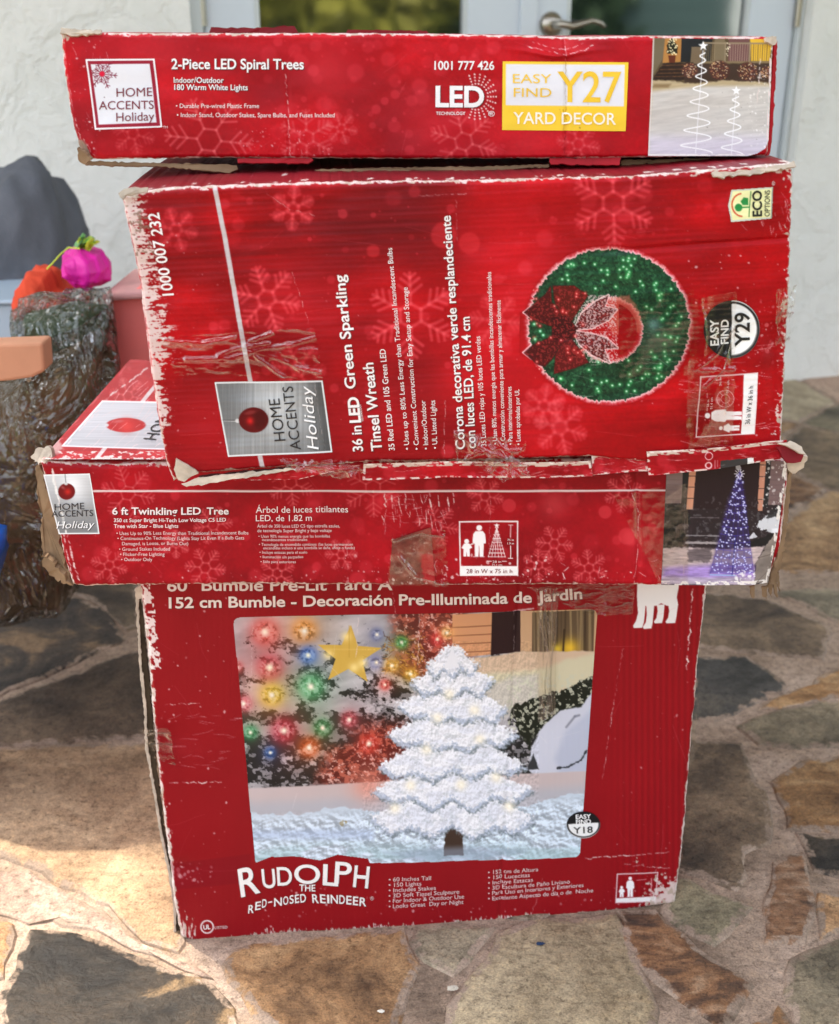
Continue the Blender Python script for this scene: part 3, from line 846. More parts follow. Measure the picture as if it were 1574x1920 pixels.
# ---------- second carton from the floor (lit tree picture on the right)
n3 = np.array([0.0, -1.0, 0.0]); P3 = np.array([0.0, 1.0, 0.0])
Z3 = float(atY(780, 863, 1.0)[2])
def disp3(x, y):
    d = 0.0018 * (fbm(x / 120, y / 70, 13, 3) - .5) * 2
    d += -0.0016 * np.exp(-((x - 1196 - (y - 1000) * .02) / 5) ** 2)
    d += -0.0015 * np.exp(-((x - 792) / 30) ** 2) * sst(960, 1060, y)
    d += -0.008 * sst(1405, 1470, x) * sst(1000, 1090, y)
    return d
F3 = Face(P3, n3, [(74, 866), (92, 930), (111, 1005), (122, 1050), (136, 1096)], [(1481, 862), (1473, 950), (1463, 1040), (1446, 1098)],
          [(74, 866), (200, 872), (420, 866), (900, 862), (1481, 862)], [(136, 1096), (160, 1100), (420, 1096), (800, 1099), (1100, 1098), (1446, 1098)], disp3)
box3 = empty('cardboard_box', (-.0, 1.18, Z1 + .002), 0, 'long low red box on the bottom box, blue cone tree pictured at its right end', 'box')
def red_art(A, base, seed):
    A.fill(base); A.vary(.26, 120, 80, seed, 4); A.vary(.05, 5, 5, seed + 3, 2)
def paint3(A):
    red_art(A, (150, 12, 25), 51)
    for f in [(240, 925, 50, .2), (400, 985, 36, .9), (205, 1060, 34, .3), (385, 1065, 38, .1), (700, 915, 55, .5), (545, 905, 44, .4), (640, 1040, 30, 0), (520, 1075, 34, .6),
              (820, 985, 40, .2), (1105, 1065, 34, .4), (1040, 1020, 34, .1), (1170, 925, 36, .7), (910, 930, 34, .2), (1010, 1060, 30, .5), (330, 1020, 26, .5)]:
        A.flake(f[0], f[1], f[2], f[3], (206, 84, 88), .55, 3.4, 1.4)
    bokeh(A, 170, 130, 900, 1245, 1090, 52, a=.34)
    for x, y, r in ((955, 948, 13), (1135, 960, 12), (1222, 987, 8), (1176, 1005, 16)): A.disc(x, y, r, r, (214, 66, 74), .5, 2)
    A.glow(1040, 945, 28, (222, 90, 92), .4); A.glow(1200, 1020, 40, (206, 50, 60), .4)
    A.line([(172, 921), (700, 921.5), (1251, 919.5)], 3.6, (230, 214, 214), .95)
    # scale pictogram
    A.frame([(862, 978), (971, 978), (971, 1079), (864, 1079)], 2.4, (240, 232, 232))
    A.poly([(863.5, 1062), (971, 1062), (971, 1079.5), (864, 1079.5)], (244, 240, 240))
    A.person(lambda x, y: (899 + x * 66, 1044 - y * 60)); A.person(lambda x, y: (875.5 + x * 40, 1044 - y * 34), child=True); A.line([(882, 1022), (892, 1018)], 2, (240, 236, 236))
    for k in range(9):
        f = k / 8; y = 990 + 54 * f; hw = 2 + 14 * f
        A.line([(932 - hw, y), (932 + hw, y)], 1.2, (240, 226, 226), .9, .6)
    for f in (-1, -.6, -.2, .2, .6, 1): A.line([(932, 990), (932 + 16 * f, 1045)], 1.2, (240, 226, 226), .9, .6)
    A.star(932, 986, 5.5, (245, 238, 238))
    A.line([(958, 986), (958, 1008)], 1.4, (240, 226, 226)); A.line([(958, 1024), (958, 1046)], 1.4, (240, 226, 226)); A.line([(954, 985), (962, 985)], 1.3, (240, 226, 226)); A.line([(954, 1047), (962, 1047)], 1.3, (240, 226, 226))
    A.line([(914, 1053), (922, 1053)], 1.3, (240, 226, 226)); A.line([(942, 1053), (950, 1053)], 1.3, (240, 226, 226))
    # wear
    A.crease([(1177, 900), (1198, 960), (1196, 1040), (1190, 1094)], 31, 1.5, .8)
    A.crease([(651, 1030), (654, 1094)], 32, 1.2, .5); A.crease([(920, 925), (917, 1080)], 33, 1.1, .4)
    for k, x in enumerate((722, 735, 748, 760, 775, 790, 806, 822, 840, 850)):
        A.crease([(x, 925 + (k % 3) * 4), (x + 2, 960 - (k * 7) % 18)], 40 + k, 2.4, .8)
    A.scratches(28, 715, 925, 830, 985, (232, 216, 212), 4, 26, 42, 80, .6, 1.4); A.scratches(20, 715, 925, 830, 985, (232, 216, 212), 4, 30, 43, 0, .5)
    A.scratches(40, 740, 1050, 1240, 1092, (238, 226, 224), 3, 16, 44, None, .7, 1.4)
    A.specks(110, 640, 1040, 1040, 1096, (240, 228, 226), .5, 3, 45, .8)
    A.specks(60, 80, 880, 180, 1090, (238, 224, 222), .5, 2.4, 46, .7); A.specks(90, 200, 1070, 1240, 1096, (238, 224, 222), .5, 2.4, 47, .7)
    A.crease([(98, 880), (116, 960), (135, 1040), (150, 1094)], 48, 3.5, .95); A.crease([(118, 1000), (140, 1094)], 49, 2.4, .8)
    wear(A, A.el, 9, 61, 4, 8, .04); wear(A, A.eb, 6, 62, 6, 4, .10); wear(A, A.et, 7, 63, 6, 4, .12)
    wear(A, A.er, 9, 64, 5, 8, .18); wear(A, np.hypot(A.X - 1446, A.Y - 1098), 46, 66, 7, 7, .02, (170, 154, 140))
    A.scratches(60, 150, 880, 1240, 1090, (208, 110, 112), 8, 50, 50, None, .22)
fp3, per3, A3 = front_panel(F3, paint3, box3, MAT_PRINT, .003, seed=22, rag=1.4)
body(F3, per3, .36, box3, MAT_TOP, side_paint((178, 50, 56), 42), skip=2)
def plabel3(A):
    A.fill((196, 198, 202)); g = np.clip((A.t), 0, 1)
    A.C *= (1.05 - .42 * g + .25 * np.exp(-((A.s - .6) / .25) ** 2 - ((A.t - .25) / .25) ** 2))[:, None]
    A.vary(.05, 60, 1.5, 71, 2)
    A.frame([(82, 891), (168, 888.5), (186, 999.5), (111, 1001)], 2.6, (240, 240, 242))
    A.line([(122, 889), (124, 908)], 1.2, (90, 90, 94))
    A.disc(125, 921.5, 16, 15.5, (112, 16, 22), 1, .8); A.glow(127, 922, 6, (206, 40, 36), .9); A.disc(118, 914, 4, 2.4, (190, 120, 116), .5, 2, .6); A.disc(124, 907, 3.4, 2.4, (206, 206, 208))
    A.crease([(98, 888), (116, 960), (124, 1000)], 72, 4.2, .95, (238, 236, 234)); A.crease([(104, 900), (112, 945)], 73, 2, .8)
lb3 = panel(F3, [(81, 890), (168.5, 887.5), (187, 1000.5), (110, 1002)], plabel3, box3, MAT_GLOSSY, 'brand_label')
L = Letters()
L.add('HOME', (103, 956.5), (159, 954), 12.5, (38, 32, 38)); L.add('ACCENTS', (97, 969.5), (175.5, 967), 12, (38, 32, 38))
L.add('Holiday', (106, 991), (178, 989), 13.5, (244, 244, 246), italic=.25, sh=(1.2, 1.2, (60, 56, 60)))
L.build(F3, lb3, 'label_lettering', .0011)
def pic3(A):
    X, Y = A.X, A.Y
    A.fill((46, 38, 42)); A.vary(.25, 30, 20, 81)
    q = lambda x, y: (1210 + x / 4.92, 840 + y / 4.92)
    P = lambda pts, c, a=1, soft=.8, rough=0, seed=0, rs=6: A.poly([q(*p) for p in pts], c, a, soft, rough, seed, rs)
    P([(200, 180), (350, 180), (335, 510), (185, 510)], (126, 106, 104)); P([(1150, 100), (1330, 100), (1290, 520), (1130, 520)], (118, 96, 96))
    for y in range(200, 520, 46): A.line([q(200, y), q(345, y)], .8, (96, 80, 80), .6); A.line([q(1150, y), q(1310, y)], .8, (92, 74, 76), .6)
    P([(352, 180), (405, 180), (385, 560), (332, 560)], (36, 36, 38)); P([(1115, 100), (1165, 100), (1130, 540), (1080, 540)], (38, 38, 40))
    P([(408, 180), (470, 180), (440, 565), (380, 565)], (206, 146, 118)); P([(1065, 100), (1120, 100), (1080, 575), (1030, 575)], (198, 138, 114))
    for y in (255, 358, 462): A.line([q(390, y), q(462, y)], 1.4, (50, 40, 40), .9)
    for y in (155, 262, 370, 470): A.line([q(1040, y), q(1110, y)], 1.4, (50, 40, 40), .9)
    P([(470, 150), (1060, 110), (1030, 600), (450, 600)], (42, 30, 34), 1, 1, 3, 82)
    P([(455, 560), (1040, 560), (1010, 900), (420, 920)], (44, 36, 40))
    for y, c in ((640, (96, 88, 92)), (805, (140, 134, 138)), (870, (170, 160, 162))): A.line([q(380, y), q(680, y + 4)], 2.4 if y < 860 else 4.5, c, .9, 1, 1, 5)
    P([(190, 520), (330, 520), (420, 620), (420, 700), (180, 680)], (40, 40, 40), 1, 1.5, 4, 83); P([(170, 700), (300, 680), (370, 800), (330, 900), (240, 920), (165, 980)], (34, 34, 34), 1, 1.5, 4, 84)
    P([(1000, 720), (1120, 620), (1280, 560), (1270, 760), (1190, 780)], (206, 208, 214), 1, 1, 5, 85, 4); P([(1150, 560), (1280, 520), (1280, 620), (1120, 640)], (44, 44, 46), .9, 1.5, 4, 86)
    j = A.box(1240, 930, 1480, 1040); A.blend(j, sst(.58, .72, fbm(X[j] / 6, Y[j] / 6, 87, 4)) * .28, (150, 150, 152))
    P([(950, 830), (1000, 770), (1030, 810), (990, 830)], (206, 206, 214), 1, 1, 2, 88)
    P([(940, 860), (1190, 780), (1120, 900), (960, 920)], (30, 30, 32), 1, 1, 4, 89)
    P([(160, 920), (420, 910), (700, 930), (1110, 900), (1010, 1080), (1010, 1260), (150, 1250)], (190, 172, 172), 1, 2, 2, 90)
    P([(390, 930), (620, 920), (600, 1050), (400, 1040)], (86, 76, 80), .8, 3, 4, 91)
    P([(160, 1100), (620, 1070), (1010, 1080), (1010, 1200), (600, 1210), (160, 1190)], (150, 122, 202), .8, 7); P([(150, 1190), (1010, 1190), (1010, 1260), (150, 1250)], (172, 160, 186), .8, 4)
    j = A.box(1240, 1020, 1430, 1096); A.C[j] *= (1 + .25 * (fbm(X[j] / 18, Y[j] / 3, 92, 4) - .5) * 2)[:, None]
    # blue light cone
    P([(880, 170), (930, 480), (950, 800), (1010, 1140), (590, 1150), (690, 760), (760, 480), (850, 250)], (54, 40, 100), .50, 4)
    for k in range(14):
        f = (k + 1) / 14; y = 190 + 960 * f ** 1.02; xl = 862 - 262 * f; xr = 888 + 112 * f
        A.line([q(xl, y - 12), q((xl + xr) / 2, y + 6), q(xr, y - 10)], 1.1, (84, 70, 176), .7)
    for f in (0, .2, .4, .6, .8, 1): A.line([q(875, 200), q(600 + 400 * f, 1150)], 1.0, (70, 56, 150), .55)
    A.line([q(835, 800), q(800, 1170)], 1.6, (40, 40, 120), .8)
    A.line([q(600, 1165), q(830, 1172)], 2, (150, 196, 240), .8, 1.2)
    rn = random.Random(4)
    for _ in range(210):
        f = rn.random() ** .75; y = 190 + 960 * f; x = rn.uniform(862 - 262 * f, 888 + 112 * f); p = q(x, y)
        A.glow(p[0], p[1], 2.0, (120, 120, 230), .5); A.disc(p[0], p[1], 1.3, 1.0, (226, 228, 255), .95, .6)
    for k in range(10):
        a = k * math.pi / 5; A.line([q(870 + 20 * math.cos(a), 235 + 20 * math.sin(a)), q(870 + 46 * math.cos(a), 235 + 46 * math.sin(a))], 1.3, (236, 232, 240), .9, .6)
    A.poly([q(*p) for p in [(820, 150), (880, 140), (880, 205), (830, 190)]], (190, 190, 196), .8, 1, 3, 93)
    # scuffs, the torn corner
    A.specks(70, 1430, 862, 1478, 960, (236, 232, 230), .6, 2.6, 94, .9); A.specks(60, 1376, 1066, 1416, 1096, (240, 238, 240), .8, 3.4, 95, .9)
    A.crease([(1286, 905), (1282, 1090)], 96, 1, .3)
    P([(1190, 780), (1260, 775), (1230, 1250), (1170, 1255), (1010, 1250), (1020, 1080), (1060, 1000)], (132, 122, 116), 1, 1, 3, 97)
    j = A.box(1410, 990, 1475, 1098); n = fbm(X[j] / 14, Y[j] / 10, 98, 4); A.C[j] *= (.85 + .35 * n)[:, None]
    A.line([q(1040, 1010), q(1230, 970)], 1.6, (84, 74, 70), .7, 1); A.line([q(1015, 1250), q(1190, 1110)], 1.5, (100, 90, 84), .7, 1)
    i = np.nonzero((1 - A.s) * A.w * 1.0 < 7)[0]; A.blend(i, sst(.45, .55, fbm(X[i] / 4, Y[i] / 8, 99, 3)) * .95, (232, 226, 220))
    i = np.nonzero((1 - A.t) * A.h < 7)[0]; A.blend(i, sst(.5, .58, fbm(X[i] / 7, Y[i] / 4, 100, 3)) * .95, (238, 232, 228))
panel(F3, [(1251, 864), (1478, 864), (1444, 1096), (1240, 1096)], pic3, box3, MAT_GLOSSY, 'tree_picture', .0005, 1.15)
L = Letters()
W3 = (238, 222, 222)
L.add('6 ft Twinkling LED', (211, 964), (377, 964), 13, W3, bold=.018, sh=DSH); L.add('Tree', (388, 964), (429, 964), 13, W3, bold=.018, sh=DSH)
L.add('350 ct Super Bright Hi-Tech Low Voltage C5 LED', (214, 978), (424, 977.5), 7, W3, bold=.012); L.add('Tree with Star - Blue Lights', (214, 989), (335, 988.5), 7, W3, bold=.012)
for s, x0, y, x1 in [('• Uses Up to 90% Less Energy than Traditional Incandescent Bulbs', 219, 1002, 466), ('• Continuous-On Technology (Lights Stay Lit Even If a Bulb Gets', 221, 1011.5, 458), ('Damaged, is Loose, or Burns Out)', 229.5, 1021.5, 353.5),
                     ('• Ground Stakes Included', 224, 1032, 319), ('• Flicker-Free Lighting', 225.5, 1041.8, 309), ('• Outdoor Only', 227.5, 1051.6, 286)]:
    L.add(s, (x0, y), (x1, y), 6.4, (232, 206, 206))
L.add('Árbol de luces titilantes', (480, 961.5), (653, 960.5), 12, W3); L.add('LED, de 1.82 m', (480, 977), (585, 976.5), 11.5, W3)
L.add('Árbol de 350 luces LED C5 tipo estrella azules,', (482.6, 989), (637.5, 989), 6, (232, 206, 206)); L.add('de tecnología Super Bright y bajo voltaje', (483, 997.5), (622, 997.5), 6, (232, 206, 206))
for s, x0, y, x1 in [('• Usan 90% menos energía que las bombillas', 485, 1007.7, 619), ('incandescentes tradicionales', 492, 1014, 576.5), ('• Tecnología de encendido continuo: (las luces permanecen', 486, 1023, 662), ('encendidas incluso si una bombilla se daña, afloje o funde)', 494, 1029.5, 665.5),
                     ('• Incluye estacas para el suelo', 487, 1037.7, 576.5), ('• Iluminación sin parpadeo', 488, 1046.3, 569), ('• Sólo para exteriores', 489, 1055.3, 555)]:
    L.add(s, (x0, y), (x1, y), 5.3, (228, 198, 198))
L.add('28 in W x 75 in h', (875, 1075), (961, 1075), 8, (120, 24, 36)); L.add('75 in', (952, 1014.5), (964, 1014.5), 4, W3); L.add('1.9 m', (952, 1021), (964, 1021), 4, W3); L.add('28 in', (924, 1055), (940, 1055), 4, W3); L.add('71.1 cm', (923, 1061), (942, 1061), 4, W3)
L.build(F3, box3)
def brown_print(A):
    A.fill((130, 58, 52)); A.vary(.4, 22, 18, 101); A.specks(60, 728, 985, 820, 1098, (190, 170, 160), .4, 1.8, 102, .6)
    A.poly([(788, 1040), (818, 1036), (818, 1092), (795, 1092)], (196, 30, 44), .8, 3, 4, 3)
    A.specks(30, 728, 1082, 820, 1098, (235, 225, 220), .6, 2.6, 103, .9)
panel(F3, [(736, 1012), (808, 988), (817, 1096), (730, 1096)], brown_print, box3, print_mat('old_tape', .25), 'packing_tape', .0012, 1.4)
tape(F3, [(735, 1000), (835, 990), (840, 1098), (728, 1098)], box3, 15, .0012, .0018, folds=[[(740, 1010), (790, 994), (830, 1000)], [(750, 1040), (780, 1080), (830, 1090)]])
tape(F3, [(1150, 925), (1290, 905), (1290, 1094), (1238, 1094)], box3, 16, .0006, .0012)
# printed top of this carton (left end visible)
FT = Face((0, 0, Z3 + .0012), (0, 0, 1), [(0, 0), (0, 1)], [(1, 0), (1, 1)], [(0, 0), (1, 0)], [(0, 1), (1, 1)])
def ptop3(A):
    A.fill((188, 44, 52)); A.vary(.14, 60, 40, 111)
    bokeh(A, 60, 80, 690, 420, 860, 112, (226, 110, 112), 1.5, 9, .35); A.flake(240, 742, 34, .2, (224, 110, 110), .5, 3)
    A.line([(179, 862), (232, 797), (279, 738), (320, 690)], 7, (226, 214, 214), .95)
    A.poly([(117, 836), (192, 752), (440, 757), (440, 846)], (200, 202, 206), 1); A.frame([(117, 836), (192, 752), (440, 757), (440, 846)], 2.6, (242, 242, 244))
    j = A.box(110, 750, 440, 846); A.C[j] *= (1 + .10 * (vn(A.X[j] / 60, A.Y[j] / 1.2, 113) - .5) + .12 * sst(846, 752, A.Y[j]) - .06)[:, None]
    A.disc(236, 797, 37, 13.5, (186, 30, 36), 1, 1); A.glow(238, 798, 12, (226, 60, 56), .8); A.disc(222, 790, 9, 2.4, (214, 140, 136), .6, 2, -.1); A.disc(200, 797, 4, 3, (210, 210, 212))
    A.crease([(165, 728), (205, 690)], 114, 2.2, .9); A.crease([(125, 835), (205, 744), (275, 690)], 115, 2.6, .85)
    A.scratches(60, 90, 700, 300, 850, (240, 214, 212), 8, 44, 116, -45, .55, 1.2)
    i = A.box(60, 846, 440, 880); A.blend(i, sst(.45, .56, fbm(A.X[i] / 8, A.Y[i] / 4, 117, 3) + sst(856, 864, A.Y[i]) * .3 - .1) * .95, (228, 218, 212))
    A.poly([(70, 820), (104, 815), (120, 842), (92, 862), (70, 862)], (214, 200, 192), .7, 4, 5, 118)
panel(FT, [(239, 679), (560, 679), (420, 861), (78, 861)], ptop3, box3, MAT_GLOSSY, 'printed_top', 0)
L = Letters(); L.add('HOME', (292, 826), (330, 770), 24, (40, 34, 40), up=(-1, -.08)); L.add('ACCENTS', (340, 846), (380, 762), 24, (40, 34, 40), up=(-1, -.08)); L.build(FT, box3, 'top_lettering', .0008)
# torn end flap hanging off the left end, crushed corners at the right end
slab('end_flap', [(76, 868), (66, 880), (74, 950), (80, 1010), (92, 1060), (112, 1080), (136, 1096), (124, 1052), (112, 1006), (94, 932)], (0, 1.012, 0), (-.35, -1, 0), .005, MAT_BROWN, box3, 1.6, 5, 6, .012)
slab('end_flap', [(72, 872), (58, 860), (66, 842), (90, 838), (98, 858)], (0, 1.006, 0), (-.2, -1, .3), .006, MAT_FIBRE, box3, 2, 6, 4, .01)
slab('end_flap', [(80, 1040), (104, 1058), (138, 1096), (126, 1092), (96, 1080), (80, 1062)], (0, 1.004, 0), (-.2, -1, -.2), .006, MAT_BROWN, box3, 2, 7, 4, .01)
slab('torn_corner', [(1478, 866), (1486, 872), (1484, 930), (1474, 1000), (1466, 1060), (1452, 1096), (1446, 1096), (1460, 1040), (1472, 950)], (0, 1.003, 0), (.3, -1, 0), .005, MAT_BROWN, box3, 1.2, 8, 5, .006)
def crumple(name, c, r, mat, parent, seed, sq=(1, 1, 1), nu=22, nv=14, amp=.45, fr=3.0):
    u = np.linspace(0, 2 * math.pi, nu, endpoint=False); v = np.linspace(.05, math.pi - .05, nv)
    U, Vv = np.meshgrid(u, v)
    d = np.stack([np.sin(Vv) * np.cos(U), np.sin(Vv) * np.sin(U), np.cos(Vv)], -1)
    f = fbm(d[..., 0] * fr + d[..., 2] * fr + 9, d[..., 1] * fr - d[..., 2] * 1.7 * fr + 9, seed, 4)
    rr = r * (1 + amp * (np.abs(f - .5) * 4 - .5))
    P = np.array(c) + d * rr[..., None] * np.array(sq)
    i = np.arange(nu); F4 = []
    for k in range(nv - 1): F4 += [(k * nu + a, k * nu + (a + 1) % nu, (k + 1) * nu + (a + 1) % nu, (k + 1) * nu + a) for a in i]
    F4.append(tuple(range(nu - 1, -1, -1))); F4.append(tuple((nv - 1) * nu + a for a in i))
    return mesh_obj(name, P.reshape(-1, 3), F4, mat, parent, False)
slab('torn_corner', [(1476, 868), (1490, 864), (1500, 874), (1494, 888), (1482, 886)], (0, 1.004, 0), (.3, -1, .2), .004, MAT_BROWN, box3, 1.8, 31, 4, .006)
rn = random.Random(12)
for (x, y, l, wq) in [(1405, 1100, 22, 10), (1428, 1102, 26, 12), (1449, 1082, 38, 8), (1456, 1076, 34, 6), (1441, 1096, 26, 7)]:
    slab('torn_strip', [(x, y), (x + wq, y - 3), (x + wq * .8 + 2, y + l * .6), (x + wq * .5 + 4, y + l), (x + 3, y + l * .7)], (0, 1.004 + rn.uniform(0, .01), 0), (rn.uniform(-.3, .3), -1, rn.uniform(-.2, .3)), .002, MAT_BROWN, box3, 1.2, x, 4, .006)

# ---------- third carton (wreath), standing on its long side
zb = Z3 + .001
a0 = hit(np.array([318.0]), np.array([900.0]), (0, 0, zb), np.array([0, 0, 1.0]))[0]
a1 = atY(np.array([1470.0]), np.array([848.0]), .986)[0]
e2 = (a1 - a0)[:2]; e2 /= np.linalg.norm(e2)
n2 = np.array([e2[1], -e2[0], 0.0])
def disp2(x, y):
    d = 0.0026 * (fbm(x / 130, y / 90, 33, 3) - .5) * 2
    yr = y + (x - 300) * .045
    d += 0.00010 * np.sin(yr * 2 * math.pi / 10.5) * vn(x / 160, yr / 40, 34)
    d += 0.0010 * (fbm(x / 190, yr / 19, 35, 3) - .5)
    d += -0.0022 * np.exp(-((y - (470 - (x - 1150) * .07)) / 5) ** 2) * sst(1080, 1180, x)
    d += 0.002 * np.sin(np.clip((x - 230) / 1260, 0, 1) * math.pi)
    d += -0.006 * np.exp(-((x - 1460) / 22) ** 2) * sst(560, 640, y) * sst(860, 760, y)
    return d
F2 = Face(a0, n2, [(226, 364), (243, 440), (262, 540), (282, 690), (298, 800), (312, 870), (324, 904)], [(1490, 306), (1488, 430), (1482, 600), (1476, 740), (1470, 846)],
          [(226, 364), (330, 352), (600, 342), (900, 338), (1200, 330), (1340, 318), (1490, 306)],
          [(324, 904), (372, 889), (540, 877), (600, 876), (680, 868), (900, 863), (1110, 858), (1215, 868), (1340, 852), (1470, 846)], disp2)
box2 = empty('cardboard_box', tuple((a0 + a1) / 2 - n2 * .15), math.atan2(e2[1], e2[0]), 'tall red box in the middle of the stack, green wreath picture on its scuffed front', 'box')
def paint2(A):
    X, Y = A.X, A.Y
    red_art(A, (168, 8, 18), 121)
    i = np.arange(len(X))
    A.blend(i, .55 * sst(.36, .66, fbm(X / 260, Y / 200, 122, 3)) * sst(1050, 800, X), (112, 10, 18))
    for x, y, r, a in ((640, 450, 90, .65), (760, 400, 80, .5), (520, 420, 60, .4), (690, 620, 60, .4), (800, 690, 60, .35), (1200, 330, 120, .35), (360, 380, 50, .3)): A.glow(x, y, r, (92, 14, 22), a)
    for x, y, r, a in ((1000, 590, 120, .5), (960, 450, 110, .35), (560, 560, 70, .4), (700, 760, 110, .25), (880, 720, 80, .4), (1010, 780, 70, .4), (1180, 400, 60, .25), (420, 800, 100, .3)): A.glow(x, y, r, (216, 34, 46), a)
    for f in [(500, 560, 62, .2, .35), (550, 390, 40, .6, .28), (770, 590, 80, .5, .4), (1150, 380, 78, .5, .34), (560, 690, 50, .1, .2), (1050, 800, 50, .3, .3), (930, 600, 50, .1, .25), (330, 430, 40, .2, .2), (1020, 760, 40, .7, .25)]:
        A.glow(f[0], f[1], f[2] * .6, (196, 30, 42), .35); A.flake(f[0], f[1], f[2], f[3], (228, 78, 86), min(.75, f[4] * 1.45), 6, 3)
    bokeh(A, 150, 380, 350, 1100, 850, 123, a=.36); bokeh(A, 40, 980, 345, 1400, 460, 124, a=.25)
    for x, y, r in ((832, 440, 24), (700, 470, 12), (880, 455, 20)): A.disc(x, y, r, r, (224, 56, 62), .4, 3)
    # faint horizontal bands: light off the corrugation ridges, put into the colour
    yr = Y + (X - 300) * .045
    band = .03 + .13 * sst(560, 420, Y) * sst(900, 600, X) + .08 * sst(.5, .7, fbm(X / 200, Y / 60, 127, 3))
    A.C *= (1 + band * (fbm(X / 240, yr / 7, 125, 3) - .5) * 2)[:, None]
    # silver stripe
    A.line([(401, 342), (423, 450), (449, 600), (470, 716)], 8.5, (200, 196, 198), .95, .8); A.line([(487, 850), (500, 915)], 8.5, (200, 196, 198), .95, .8)
    # scale pictogram (printed sideways)
    fr = [(1314, 706), (1421, 699.5), (1416, 814), (1305.5, 819)]
    A.frame(fr, 2, (238, 220, 222)); A.poly([(1395, 701), (1421, 699.5), (1416, 814), (1391, 815.5)], (242, 240, 240))
    A.person(lambda x, y: (1391 - y * 71, 779 - x * 62)); A.person(lambda x, y: (1388 - y * 42, 803 - x * 34), child=True)
    A.ring(1360, 747, 16, 1.3, (236, 190, 194), .9, .6); A.ring(1360, 747, 8, 1.1, (236, 190, 194), .9, .6)
    for k in range(6): A.line([(1360 + 8 * math.cos(k), 747 + 8 * math.sin(k)), (1360 + 16 * math.cos(k), 747 + 16 * math.sin(k))], 1, (236, 190, 194), .7, .6)
    A.disc(1346, 750, 5, 7, (236, 190, 194), .5, 1); A.line([(1343, 712), (1352, 711)], 1.1, (236, 200, 202)); A.line([(1372, 712), (1376, 711)], 1.1, (236, 200, 202)); A.line([(1326, 737), (1326, 745)], 1.1, (236, 200, 202)); A.line([(1326, 764), (1326, 770)], 1.1, (236, 200, 202))
    # wear: pale fibre streaks along the left edge, running along the corrugation
    k = np.nonzero((A.el < 78) & (Y < 800))[0]
    n = .6 * fbm(X[k] / 22, yr[k] / 3.2, 131, 4) + .4 * fbm(X[k] / 5, yr[k] / 4, 132, 3)
    reach = 34 + 34 * fbm(yr[k] / 60, yr[k] * 0, 133, 2) - 24 * sst(610, 760, Y[k])
    A.blend(k, sst(.50, .57, n + .34 * (1 - A.el[k] / reach) - .10) * sst(reach * 1.25, reach * .7, A.el[k]) * sst(2, 9, A.el[k] + 6 * n) * .9, (222, 211, 205))
    k2 = np.nonzero((A.el < 50) & (Y > 385) & (Y < 480))[0]
    A.blend(k2, sst(.60, .66, fbm(X[k2] / 8, Y[k2] / 8, 134, 4)) * .8, (128, 100, 84))
    wear(A, A.el, 8, 135, 4, 12, .05, only=Y > 380); wear(A, A.el, 22, 136, 12, 4, .0, only=(Y > 800))
    wear(A, A.et, 5, 137, 8, 4, .16); wear(A, A.et, 16, 138, 10, 5, -.06, only=X > 1290); wear(A, A.et, 20, 139, 9, 5, -.02, only=X < 400)
    wear(A, A.er, 42, 140, 7, 6, -.12); wear(A, A.er, 10, 141, 4, 7, .08)
    wear(A, np.hypot(X - 1490, Y - 306), 70, 142, 7, 7, -.02); wear(A, np.hypot(X - 1470, Y - 846), 70, 143, 5, 12, -.02)
    wear(A, A.eb, 7, 144, 8, 4, .12); wear(A, A.eb, 16, 145, 8, 5, -.05, only=X < 460)
    A.specks(120, 1290, 470, 1475, 830, (236, 206, 206), .4, 2.6, 146, .75); A.specks(90, 240, 360, 420, 860, (236, 206, 206), .4, 2.0, 147, .6); A.specks(60, 430, 360, 1300, 860, (236, 190, 190), .3, 1.6, 148, .55)
    A.scratches(46, 1270, 640, 1470, 840, (240, 206, 208), 6, 60, 149, 5, .55, 1.2); A.scratches(50, 260, 360, 1300, 860, (214, 90, 96), 20, 140, 150, -3, .3)
    A.scratches(22, 1380, 350, 1480, 440, (240, 214, 214), 6, 26, 151, 80, .6, 1.2)
    A.crease([(1150, 472), (1240, 462), (1330, 452), (1470, 446)], 152, 1.1, .35, (70, 10, 18)); A.crease([(1380, 660), (1462, 652)], 153, 1.2, .6)
    A.crease([(548, 510), (575, 590), (590, 650)], 154, 1.1, .6); A.crease([(855, 370), (858, 450)], 155, 1, .5); A.crease([(785, 366), (840, 364), (880, 362)], 156, 1.2, .6); A.crease([(500, 362), (540, 390), (590, 404)], 157, 1.0, .5)
    A.crease([(304, 640), (380, 625), (450, 632)], 158, 1.2, .3, (90, 10, 20)); A.crease([(835, 750), (832, 860)], 159, 1.1, .6)
    A.specks(26, 1425, 560, 1455, 690, (238, 150, 150), 1, 4.5, 160, .5)
fp2, per2, A2 = front_panel(F2, paint2, box2, MAT_PRINT, .005, seed=23, rag=1.8)
body(F2, per2, .30, box2, MAT_TOP, side_paint((126, 16, 28), 43, .016), skip=2, bulge=.006)
